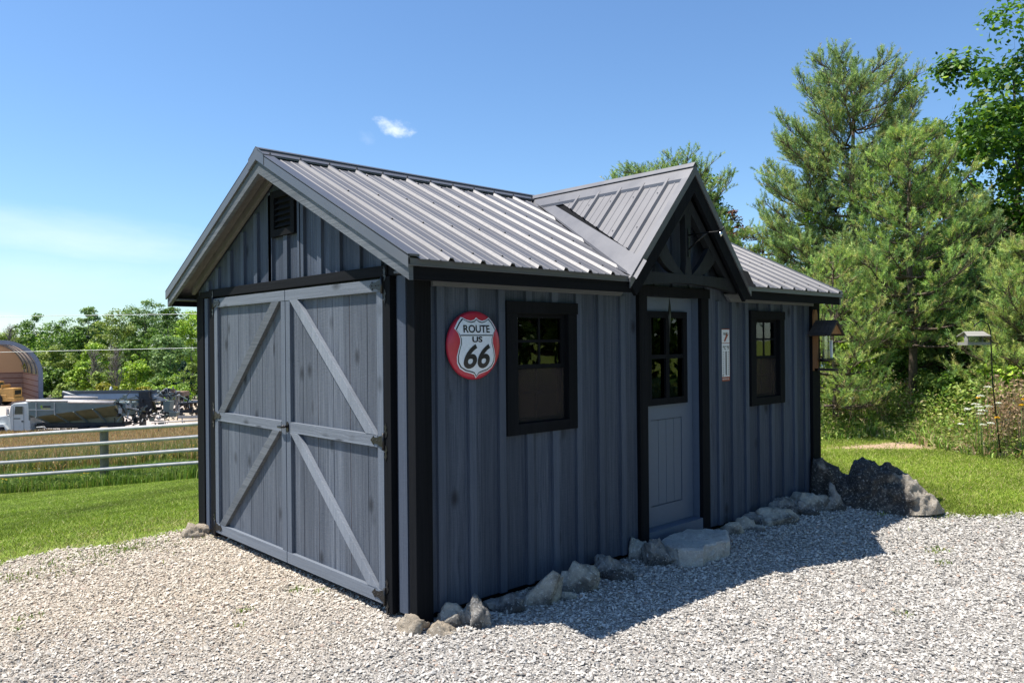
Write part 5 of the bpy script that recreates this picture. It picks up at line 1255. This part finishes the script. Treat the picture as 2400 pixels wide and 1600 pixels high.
def stalks(u0, u1, d0, d1, n, vt, label):
    x, y, d, u = field(u0, u1, d0, d1, n); z = gz(x, y); h = 1.6-(vt-806)*d/FOC-z; h = h*rng.uniform(.45, 1.05, n); P = []; 
    b = MB(); M_ = []
    for i in range(n):
        lx, ly = rng.normal(0, .08, 2); b.tube([(x[i], y[i], z[i]), (x[i]+lx, y[i]+ly, z[i]+h[i])], [.004, .002], 3, cap=False)
        k = 26; t = rng.uniform(.35, 1, k); P.append(np.stack([x[i]+lx*t+rng.normal(0, .035, k), y[i]+ly*t+rng.normal(0, .035, k), z[i]+h[i]*t+rng.normal(0, .02, k)], -1))
    P = np.vstack(P); V, F = leafcloud(P, .05*rng.uniform(.5, 1.4, len(P)), rng.normal(0, 1, (len(P), 3)), .4)
    o = npmesh('dry_stalks', V, F, M['grass'], col=pal(len(P), [(.42, .29, .18), (.30, .19, .11), (.52, .38, .25)], [3, 2, 2])); tag(o, label, 'dry weeds', kind='stuff')
    b.build('dry_stems', M['drystem'], o)
M['drystem'] = simple('dry_stem', (.32, .22, .13), .8, bump=0)
stalks(2300, 2470, 10.3, 12.2, 170, 890, 'brown dried weed stalks at the right edge of the brush')
stalks(1960, 2260, 12.6, 14, 60, 900, 'scattered brown dry stalks under the pines')
# hanging platform feeder on its pole
ff = thing('hanging_bird_feeder', 'weathered wooden platform bird feeder with pitched roof hanging in front of the pines', 'bird feeder', (*at(2282, 10.2)[:2], hgt(823, 10.2)), math.atan2(CR[1], CR[0]))
b = MB(); b.ext([(-.19, -.15, .135), (.19, -.15, .135), (.155, 0, .21), (-.155, 0, .21)], (0, 0, .012)); b.ext([(-.19, .15, .135), (.19, .15, .135), (.155, 0, .21), (-.155, 0, .21)], (0, 0, .012)); b.build('roof', M['weathered'], ff)
b = MB(); b.box(-.17, .17, -.13, .13, 0, .015); b.box(-.18, .18, -.145, -.13, 0, .045); b.box(-.18, .18, .13, .145, 0, .045); b.box(-.185, -.17, -.13, .13, 0, .045); b.box(.17, .185, -.13, .13, 0, .045); b.build('tray', M['weathered'], ff)
b = MB(); b.box(-.125, -.11, -.05, .05, .015, .17); b.box(.11, .125, -.05, .05, .015, .17); b.build('end_panel', M['weathered'], ff); b = MB(); b.box(-.11, .11, -.045, -.042, .03, .16); b.box(-.11, .11, .042, .045, .03, .16); b.build('clear_side', M['clear'], ff)
b = MB(); b.tube([(-.12, 0, .21), (0, 0, .42), (.12, 0, .21)], .002, 4); b.build('hanging_wire', M['blackmetal'], ff)
px, py, pz = base(2322, 10.25); z1 = hgt(775, 10.2)
pl = thing('feeder_pole', 'thin black shepherd hook pole carrying the hanging feeder', 'pole', (px, py, pz), math.atan2(CR[1], CR[0])); b = MB(); ht = z1-pz
b.tube([(.12, 0, 0), (.02, 0, ht*.55), (.0, 0, ht-.1), (-.03, 0, ht), (-.12, 0, ht+.05), (-.2, 0, ht), (-.225, 0, ht-.03)], .008, 6); b.build('shaft', M['blackmetal'], pl)
for o in ff.children:
    for v in o.data.vertices: v.co *= .82
# ------------------------------------------------------------------ far yard: storage building, loader, trucks
U0 = math.atan2(CR[1], CR[0])
def frame_at(u, d): x, y, _ = at(u, d); return (x, y, float(gz(x, y)))
M['fabric'] = None
def fabric():
    t = NT('tan_fabric'); tl = t.N.new('ShaderNodeBsdfTranslucent'); tl.inputs[0].default_value = (.58, .45, .36, 1); n = t.noise(t.coord(), 8, 5); t.col(t.mix(n, (.52, .41, .33), (.60, .48, .39))); t.pr(.8)
    mx = t.N.new('ShaderNodeMixShader'); mx.inputs[0].default_value = .6; t.l(t.b.outputs[0], mx.inputs[1]); t.l(tl.outputs[0], mx.inputs[2]); t.l(mx.outputs[0], t.out.inputs[0]); return t.m
M['fabric'] = fabric(); M['steelblue'] = simple('grey_blue_steel', (.17, .20, .27), .6, .1, var=.12, sc=2); M['plankwall'] = simple('grey_plank', (.36, .30, .32), .8, var=.12, sc=3); M['redbrown'] = simple('rust_seam', (.20, .10, .08), .8)
hb = thing('storage_building', 'open fronted round arched storage building with tan fabric roof at the left edge', 'building', frame_at(3, 98), U0+math.radians(39))
R_, SW, DP = 4.55, 2.95, 16
zb = hb.location.z; SW = hgt(874, 98)-zb
def arch(r, x): return [(r*math.cos(math.pi*i/40), x, SW+r*math.sin(math.pi*i/40)) for i in range(41)]
b = MB(); a1, a2 = arch(R_, 0), arch(R_-.5, 0); 
for i in range(40): b.ext([a1[i], a1[i+1], a2[i+1], a2[i]], (0, .5, 0))
b.box(R_-.5, R_, 0, .5, -.2, SW); b.box(-R_, -R_+.5, 0, .5, -.2, SW); b.build('front_arch', M['steelblue'], hb)
b = MB(); vs = []; 
for i in range(41): 
    for yy in (.3, DP): vs.append(((R_-.15)*math.cos(math.pi*i/40), yy, SW+(R_-.15)*math.sin(math.pi*i/40)))
b.add(vs, [(2*i, 2*i+2, 2*i+3, 2*i+1) for i in range(40)], True); b.build('fabric_roof', M['fabric'], hb)
b = MB(); 
for yy in (4, 8, 12, 15.6): b.tube([(x_, yy, z_) for x_, _, z_ in arch(R_-.28, 0)], .09, 6)
for a in (20, 45, 90, 135, 160): b.tube([((R_-.3)*math.cos(math.radians(a)), .4, SW+(R_-.3)*math.sin(math.radians(a))), ((R_-.3)*math.cos(math.radians(a)), DP-.3, SW+(R_-.3)*math.sin(math.radians(a)))], .05, 6)
b.build('hoop_frame', M['steelblue'], hb)
for s in (-1, 1):
    b = MB(); b.box(s*(R_-.5), s*(R_-.3), .5, DP, -.2, SW); w_ = b.build('side_wall', M['plankwall'], hb); b = MB()
    for k in range(5): b.box(s*(R_-.52), s*(R_-.5), .5, DP, SW*(k+.85)/5.0-.06, SW*(k+.85)/5.0+.03)
    b.build('seam', M['redbrown'], w_)
b = MB(); b.box(-R_+.5, R_-.5, DP-.2, DP, -.2, SW); wl = b.build('end_wall', M['plankwall'], hb); b = MB()
for k in range(5): b.box(-R_+.5, R_-.5, DP-.23, DP-.2, SW*(k+.85)/5.0-.06, SW*(k+.85)/5.0+.03)
b.build('seam', M['redbrown'], wl)
M['yellow'] = simple('faded_loader_yellow', (.50, .27, .07), .55, var=.2, sc=4); M['tyre'] = simple('black_rubber', (.018, .018, .02), .85, var=.3); M['dglass'] = simple('dark_cab_glass', (.05, .07, .07), .1, 0, .7, bump=0)
b = MB(); b.ext([(x_, DP-.15, z_) for x_, _, z_ in arch(R_-.3, 0)], (0, .02, 0)); b.build('end_curtain', M['fabric'], hb)
ld = thing('wheel_loader', 'yellow wheel loader parked inside the storage building', 'loader', frame_at(8, 96), U0)
b = MB(); b.box(-3.6, .9, -.9, .9, .9, 1.35); b.box(-.4, 1.75, -.85, .85, 1.0, 2.15); b.box(-.6, 1.9, -.9, .9, .55, 1.0); b.box(.2, .3, -.86, .86, 2.15, 2.6); o = b.build('body', M['yellow'], ld, bevel=.05)
b = MB(); b.box(1.2, 1.76, -.6, .6, 1.35, 1.9); b.build('grille', M['blackmetal'], o)
b = MB(); b.box(-1.7, -.4, -.7, .7, 1.35, 3.0); c_ = b.build('cab', M['yellow'], ld, bevel=.04); b = MB(); b.box(-1.55, -.55, -.72, -.69, 1.9, 2.8); b.box(-.41, -.38, -.55, .55, 1.9, 2.8); b.build('cab_glass', M['dglass'], c_)
for xx in (-2.6, -.35):
    for s in (-1, 1): b = MB(); b.lathe([(.25, -.26), (.72, -.25), (.78, -.15), (.78, .15), (.72, .25), (.25, .26)], (xx, s*.95, .78), 20, 'y'); w_ = b.build('wheel', M['tyre'], ld); b = MB(); b.lathe([(0, -.2*1), (.28, -.24), (.28, .24), (0, .2)], (xx, s*.95, .78), 14, 'y'); b.build('hub', M['yellow'], w_)
b = MB(); b.ext([(-5.2, -1.3, .2), (-4.3, -1.3, .15), (-4.2, -1.3, 1.3), (-4.5, -1.3, 1.2), (-4.6, -1.3, .5)], (0, 2.6, 0)); b.bar((-2, -.5, 1.3), (-4.3, -.5, .7), .2, .3); b.bar((-2, .5, 1.3), (-4.3, .5, .7), .2, .3); b.build('bucket', M['yellow'], ld)
# vehicle coordinates: x along the picture, y away, z up, from pixels of the close-up
KT = 60/FOC
def px(u): return (u-0)*KT
M['cabwhite'] = simple('white_cab_paint', (.62, .64, .62), .35, var=.06, sc=3, bump=0); M['bodygrey'] = simple('blue_grey_body_paint', (.17, .215, .205), .55, var=.12, sc=2); M['bodydark'] = simple('olive_grey_sheet', (.19, .20, .13), .6, var=.2, sc=2)
M['steel'] = simple('grey_steel', (.42, .43, .43), .5, .2, var=.2, sc=4); M['darkmach'] = simple('greasy_black_machinery', (.03, .032, .036), .55, .2, var=.5, sc=6, bump=.6); M['tarp'] = simple('pale_rolled_cover', (.55, .50, .46), .8, var=.15, sc=3); M['browniron'] = simple('rusty_iron', (.24, .15, .10), .85, var=.4, sc=5)
tx, ty, tz = frame_at(0, 60); GT = 1.6-tz
def zz(v, d=60): return 1.6-(v-806)*d/FOC-tz      # height above the yard of image row v
tk = thing('dump_truck', 'white cabbed truck carrying a long grey hopper body with sloping ribbed sides', 'truck', (tx, ty, tz), U0)
CW = 1.1
b = MB()
prof = [(px(44), zz(1000)), (px(40), zz(962)), (px(45), zz(941)), (px(52), zz(936)), (px(84), zz(935)), (px(89), zz(940)), (px(90), zz(1000))]
b.ext([(x_, -CW, z_) for x_, z_ in prof], (0, 2*CW, 0)); cb = b.build('cab', M['cabwhite'], tk, bevel=.05)
b = MB(); b.ext([(px(-12), -.85, zz(992)), (px(-8), -.85, zz(976)), (px(8), -.85, zz(967)), (px(42), -.85, zz(962)), (px(42), -.85, zz(998)), (px(-12), -.85, zz(998))], (0, 1.7, 0)); b.build('hood', M['cabwhite'], tk, bevel=.06)
b = MB(); b.ext([(px(-2), -1.15, zz(996)), (px(6), -1.15, zz(983)), (px(28), -1.15, zz(983)), (px(38), -1.15, zz(996)), (px(36), -1.15, zz(1004)), (px(30), -1.15, zz(990)), (px(8), -1.15, zz(990)), (px(2), -1.15, zz(1002))], (0, .5, 0)); b.build('fender', M['cabwhite'], tk, bevel=.02)
b = MB(); b.ext([(px(54), -CW-.02, zz(961)), (px(56), -CW-.02, zz(943)), (px(73), -CW-.02, zz(943)), (px(73), -CW-.02, zz(961))], (0, .03, 0)); b.ext([(px(40)-.02, -.9, zz(961)), (px(45)-.02, -.9, zz(942)), (px(45)-.02, .9, zz(942)), (px(40)-.02, .9, zz(961))], (.04, 0, 0)); b.build('cab_window', M['dglass'], cb)
b = MB(); b.box(px(52), px(67), -CW-.015, -CW, zz(972), zz(970)); b.box(px(70), px(74), -CW-.03, -CW, zz(979), zz(976)); b.box(px(75), px(75.6), -CW-.01, -CW, zz(1000), zz(944)); b.box(px(51.5), px(52), -CW-.01, -CW, zz(1000), zz(944)); b.build('door_trim', M['darkmach'], cb)
b = MB(); b.tube([(px(44), -1.15, zz(966)), (px(42), -1.42, zz(962)), (px(42), -1.42, zz(946)), (px(44), -1.15, zz(944))], .025, 6); b.box(px(44.5), px(47.5), -1.48, -1.42, zz(961), zz(948)); b.build('mirror', M['steel'], tk)
for xx in (px(18), px(210), px(235)):
    for s in (-1, 1): b = MB(); b.lathe([(.2, -.16), (.46, -.15), (.5, -.08), (.5, .08), (.46, .15), (.2, .16)], (xx, s*.98, .5), 20, 'y'); w_ = b.build('wheel', M['tyre'], tk); b = MB(); b.lathe([(0, -.1), (.22, -.12), (.22, .12), (0, .1)], (xx, s*.98, .5), 12, 'y'); b.build('rim', M['steel'], w_)
b = MB(); b.box(px(-6), px(285), -.45, -.3, .75, 1.0); b.box(px(-6), px(285), .3, .45, .75, 1.0); b.build('chassis', M['darkmach'], tk)
# hopper: wedge shaped upper side, sloping lower side with ribs
b = MB(); Wd = 1.25
b.ext([(px(88), -Wd, zz(934)), (px(284), -Wd, zz(937)), (px(286), -Wd, zz(943)), (px(105), -Wd, zz(967)), (px(90), -Wd, zz(962))], (0, .06, 0)); b.ext([(px(88), Wd, zz(934)), (px(284), Wd, zz(937)), (px(286), Wd, zz(943)), (px(105), Wd, zz(967))], (0, -.06, 0)); b.box(px(88), px(89.5), -Wd+.06, Wd-.06, zz(975), zz(934))
hp = b.build('hopper', M['bodygrey'], tk)
b = MB(); b.add([(px(105), -Wd+.01, zz(967)), (px(286), -Wd+.01, zz(943)), (px(292), -.45, zz(968)), (px(125), -.35, zz(985))], [(0, 3, 2, 1)]); b.add([(px(125), -.35, zz(985)), (px(292), -.45, zz(968)), (px(292), -.4, zz(986)), (px(125), -.3, zz(990))], [(0, 3, 2, 1)]); b.build('sloping_side', M['bodydark'], tk)
b = MB()
for u_ in (106, 150, 193, 237):
    yt = np.interp(u_, [105, 286], [967, 943]); r_b = MB(); r_b.bar((px(u_), -Wd-.03, zz(yt)), (px(u_+17), -.42, zz(983)), .16, .08, (1, 0, 0)); r_b.build('rib', M['bodygrey'], hp)
for u_ in (107, 149): b.box(px(u_-1), px(u_+1), -Wd-.04, -Wd, zz(np.interp(u_, [105, 286], [967, 943])), zz(935))
b.box(px(90), px(149), -Wd-.035, -Wd, zz(952), zz(950)); b.build('side_frame', M['steel'], hp)
b = MB(); b.box(px(117), px(121), -Wd-.012, -Wd, zz(947), zz(941)); b.build('emblem', simple('green_emblem', (.25, .40, .03), .5, bump=0), hp); b = MB(); b.box(px(123), px(140), -Wd-.012, -Wd, zz(945.5), zz(942)); b.build('faded_decal', M['darkmach'], hp); b = MB(); b.box(px(119), px(139), -Wd-.012, -Wd, zz(949.2), zz(948)); b.build('decal_stripe', simple('yellow_stripe', (.6, .5, .03), .5, bump=0), hp)
b = MB(); b.tube([(px(80), -1.0, zz(931)), (px(180), -1.0, zz(932)), (px(285), -1.0, zz(935))], .11, 8); b.tube([(px(158), -.5, zz(924)), (px(236), -.5, zz(926))], .09, 8); b.tube([(px(180), -1.2, zz(934)), (px(284), -1.2, zz(937))], .10, 8); b.build('rolled_cover', M['tarp'], tk)
b = MB(); b.ext([(px(88), -.9, zz(930)), (px(150), -.6, zz(924)), (px(160), -.4, zz(922)), (px(160), .5, zz(925)), (px(90), .5, zz(928))], (0, 0, -.08)); b.build('dark_tarp', M['darkmach'], tk)
b = MB(); b.tube([(px(108), -1.3, zz(991)), (px(126), -1.3, zz(990)), (px(132), -1.3, zz(999))], .05, 6); b.build('step_rail', M['steel'], tk)
b = MB(); b.box(px(95), px(300), -.6, .5, zz(992), zz(984)); b.build('subframe', M['darkmach'], tk)
def clutter(root, name, u0, u1, v0, v1, n, ms, seed, y0=-1.2, y1=.8, d=60):
    r_ = random.Random(seed); bs = {}
    for i in range(n):
        m_ = r_.choice(ms); b_ = bs.setdefault(m_, MB()); u_ = r_.uniform(u0, u1); v_ = r_.uniform(v0, v1); y_ = r_.uniform(y0, y1); p = Vector((px(u_), y_, zz(v_)))
        k = r_.random()
        if k < .45: q = p+Vector((r_.gauss(0, .45), r_.gauss(0, .2), r_.gauss(0, .4))); b_.bar(p, q, r_.uniform(.04, .12), r_.uniform(.04, .12))
        elif k < .7: w_, h_ = r_.uniform(.1, .45), r_.uniform(.1, .4); b_.box(p.x-w_/2, p.x+w_/2, p.y, p.y+r_.uniform(.1, .4), p.z-h_/2, p.z+h_/2)
        elif k < .88: r0 = r_.uniform(.06, .2); b_.lathe([(0, 0), (r0, 0), (r0, .15), (0, .15)], tuple(p), 10, 'y')
        else: b_.tube([p, p+Vector((r_.gauss(0, .3), 0, .3)), p+Vector((r_.gauss(0, .6), 0, r_.gauss(0, .5)))], r_.uniform(.02, .05), 5)
    for m_, b_ in bs.items(): b_.build(name, M[m_], root)
clutter(tk, 'spreader_gear', 284, 318, 936, 985, 70, ['darkmach', 'darkmach', 'steel', 'bodygrey'], 4)
b = MB(); b.ext([(px(286), -1.0, zz(936)), (px(312), -1.0, zz(938)), (px(308), -1.0, zz(968)), (px(296), -1.0, zz(970)), (px(290), -1.0, zz(950))], (0, 1.6, 0)); b.box(px(303), px(309), -1.1, -.8, zz(931), zz(919)); b.bar((px(284), -1.1, zz(936)), (px(302), -1.1, zz(926)), .2, .12); b.bar((px(308), -1.1, zz(930)), (px(335), -1.1, zz(924)), .12, .1); b.build('tail_box', M['bodygrey'], tk)
def yard(name, lb, cat, u, d): x, y, _ = at(u, d); return thing(name, lb, cat, (*at(0, d)[:2], tz), U0)
s2 = yard('spreader_body', 'second long blue grey hopper body with dark top rails behind the truck', 'spreader', 160, 64.5)
KT = 64.5/FOC
def zz(v, d=64.5): return 1.6-(v-806)*d/FOC-tz
M['bluesteel'] = simple('pale_blue_grey_steel', (.33, .39, .47), .5, .2, var=.12, sc=2)
b = MB(); b.box(px(163), px(385), -1.1, -1.0, zz(929), zz(917)); b.box(px(163), px(385), .9, 1.0, zz(929), zz(917)); b.box(px(163), px(165), -1.0, .9, zz(929), zz(917)); hp2 = b.build('hopper', M['bluesteel'], s2)
b = MB(); b.ext([(px(170), -1.0, zz(929)), (px(372), -1.0, zz(929)), (px(372), -.3, zz(962)), (px(190), -.3, zz(962))], (0, .05, 0)); b.build('sloping_side', M['bodydark'], s2)
b = MB(); b.box(px(170), px(386), -1.15, -1.0, zz(916), zz(908.5)); b.box(px(162), px(168), -1.1, .9, zz(922), zz(911)); b.build('top_rail', simple('dark_grey_rail', (.09, .10, .11), .6, var=.2), s2)
b = MB(); b.tube([(px(166), -1.2, zz(910)), (px(202), -1.2, zz(922))], .07, 7); b.build('cover_arm', M['steel'], s2); b = MB(); b.lathe([(0, .3), (.08, .22), (.12, .05), (.14, 0), (0, 0)], (px(268), -.6, zz(908)), 10); b.build('cap', M['cabwhite'], s2)
for u_ in (200, 330):
    b = MB(); b.box(px(u_), px(u_+6), -.4, .4, -.1, zz(962)); b.build('support_leg', M['darkmach'], s2)
clutter(s2, 'machinery', 322, 400, 912, 985, 150, ['darkmach', 'darkmach', 'darkmach', 'steel', 'bodygrey'], 9, -1.4, .6)
b = MB(); b.box(px(340), px(368), -1.2, -.5, zz(955), zz(912)); b.build('engine_box', M['darkmach'], s2); b = MB(); b.ext([(px(396), -1.2, zz(935)), (px(413), -1.2, zz(934)), (px(409), -1.2, zz(960)), (px(396), -1.2, zz(958))], (0, .8, 0)); b.build('chute', M['bodygrey'], s2)
b = MB(); b.ext([(px(375), -1.25, zz(921)), (px(405), -1.25, zz(931)), (px(405), -1.25, zz(933)), (px(374), -1.25, zz(935))], (0, .3, 0)); b.build('side_plate', M['steel'], s2)
b = MB(); b.ext([(px(410), -1.3, zz(958)), (px(430), -1.3, zz(960)), (px(425), -1.3, zz(970)), (px(412), -1.3, zz(969))], (0, .6, 0)); b.build('drip_pan', M['bodygrey'], s2)
s3 = yard('rusty_machine', 'rusty brown machine with upright posts left of the dark trailer', 'machine', 410, 67)
KT = 67/FOC
def zz(v, d=67): return 1.6-(v-806)*d/FOC-tz
b = MB(); b.box(px(386), px(436), -.8, .6, zz(925), zz(914)); b.bar((px(398), -.9, zz(914)), (px(418), -.9, zz(909)), .3, .25); b.build('main_frame', M['browniron'], s3)
b = MB(); b.box(px(420), px(423), -.9, -.7, zz(960), zz(912)); b.box(px(426), px(428), -.9, -.7, zz(960), zz(920)); b.build('upright_post', M['tarp'], s3)
clutter(s3, 'machinery', 392, 436, 914, 975, 80, ['browniron', 'darkmach', 'darkmach', 'steel', 'bodygrey'], 14, -1.2, .8)
s4 = yard('flat_trailer', 'dark flat trailer beside the left corner post of the shed', 'trailer', 450, 63)
KT = 63/FOC
def zz(v, d=63): return 1.6-(v-806)*d/FOC-tz
b = MB(); b.ext([(px(430), -1.1, zz(939)), (px(520), -1.1, zz(934)), (px(520), -1.1, zz(937)), (px(430), -1.1, zz(943))], (0, 2.2, 0)); b.box(px(432), px(520), -1.0, -.8, zz(962), zz(955)); b.build('deck', M['darkmach'], s4)
clutter(s4, 'load', 432, 500, 940, 972, 60, ['darkmach', 'darkmach', 'browniron', 'steel'], 17, -1.1, .9)
b = MB(); b.box(px(430), px(520), -1.2, -1.1, zz(974), zz(968)); b.build('side_beam', M['tarp'], s4)
for xx in (px(445), px(500)):
    b = MB(); b.lathe([(.1, -.12), (.38, -.12), (.42, 0), (.38, .12), (.1, .12)], (xx, -1.0, .42), 16, 'y'); b.build('wheel', M['tyre'], s4)
# pale pole lying in the grass in front of the yard
lp = thing('loose_pole', 'pale straight pole resting low in front of the trailer above the top fence rail', 'pole', (*at(355, 52)[:2], 0)); lp.location = (*at(0, 52)[:2], 0); lp.rotation_euler = (0, 0, U0); K5 = 52/FOC
b = MB(); b.tube([(354*K5, 0, hgt(986.5, 52)), (480*K5, 0, hgt(981, 52))], .05, 6); b.build('bar', M['tarp'], lp); b = MB()
for u_ in (370, 430, 476): b.tube([(u_*K5, 0, hgt(985, 52)), (u_*K5, 0, float(gz(*at(u_, 52)[:2])))], .03, 5)
b.build('stake', M['postwood'], lp)
# spoil heap behind
x, y, z = frame_at(446, 72); b = MB(); n_ = 24
b.lathe([(4.2, -.3), (3.2, .5), (1.8, 1.5), (.7, 2.1), (0, 2.25)], (0, 0, 0), n_)
b.v = [(a+noise.noise(Vector((a, c, e))*.9)*.35, c+noise.noise(Vector((c, a, 3+e))*.9)*.35, e) for a, c, e in b.v]
o = b.build('soil_heap', simple('dry_soil', (.40, .33, .24), .95, var=.2, sc=2, bump=.5)); o.location = (x+1, y+1, z-.6); tag(o, 'pale heap of soil behind the rusty machine', 'soil heap')
# overhead wires
M['wire'] = simple('bright_wire', (.75, .76, .72), .4, bump=0)
for (va, vb, d_, lb) in ((735, 733, 30, 'upper pale overhead wire crossing in front of the tree tops'), (818.5, 812.5, 30, 'lower pale overhead wire crossing in front of the wood and storage building')):
    b = MB(); pts = []
    for u_ in range(-700, 961, 80):
        x, y, _ = at(u_, d_); pts.append((x, y, hgt(va+(vb-va)*u_/465, d_)+.0))
    b.tube(pts, .0095, 5); o = b.build('overhead_wire', M['wire']); tag(o, lb, 'wire', 'overhead wires')
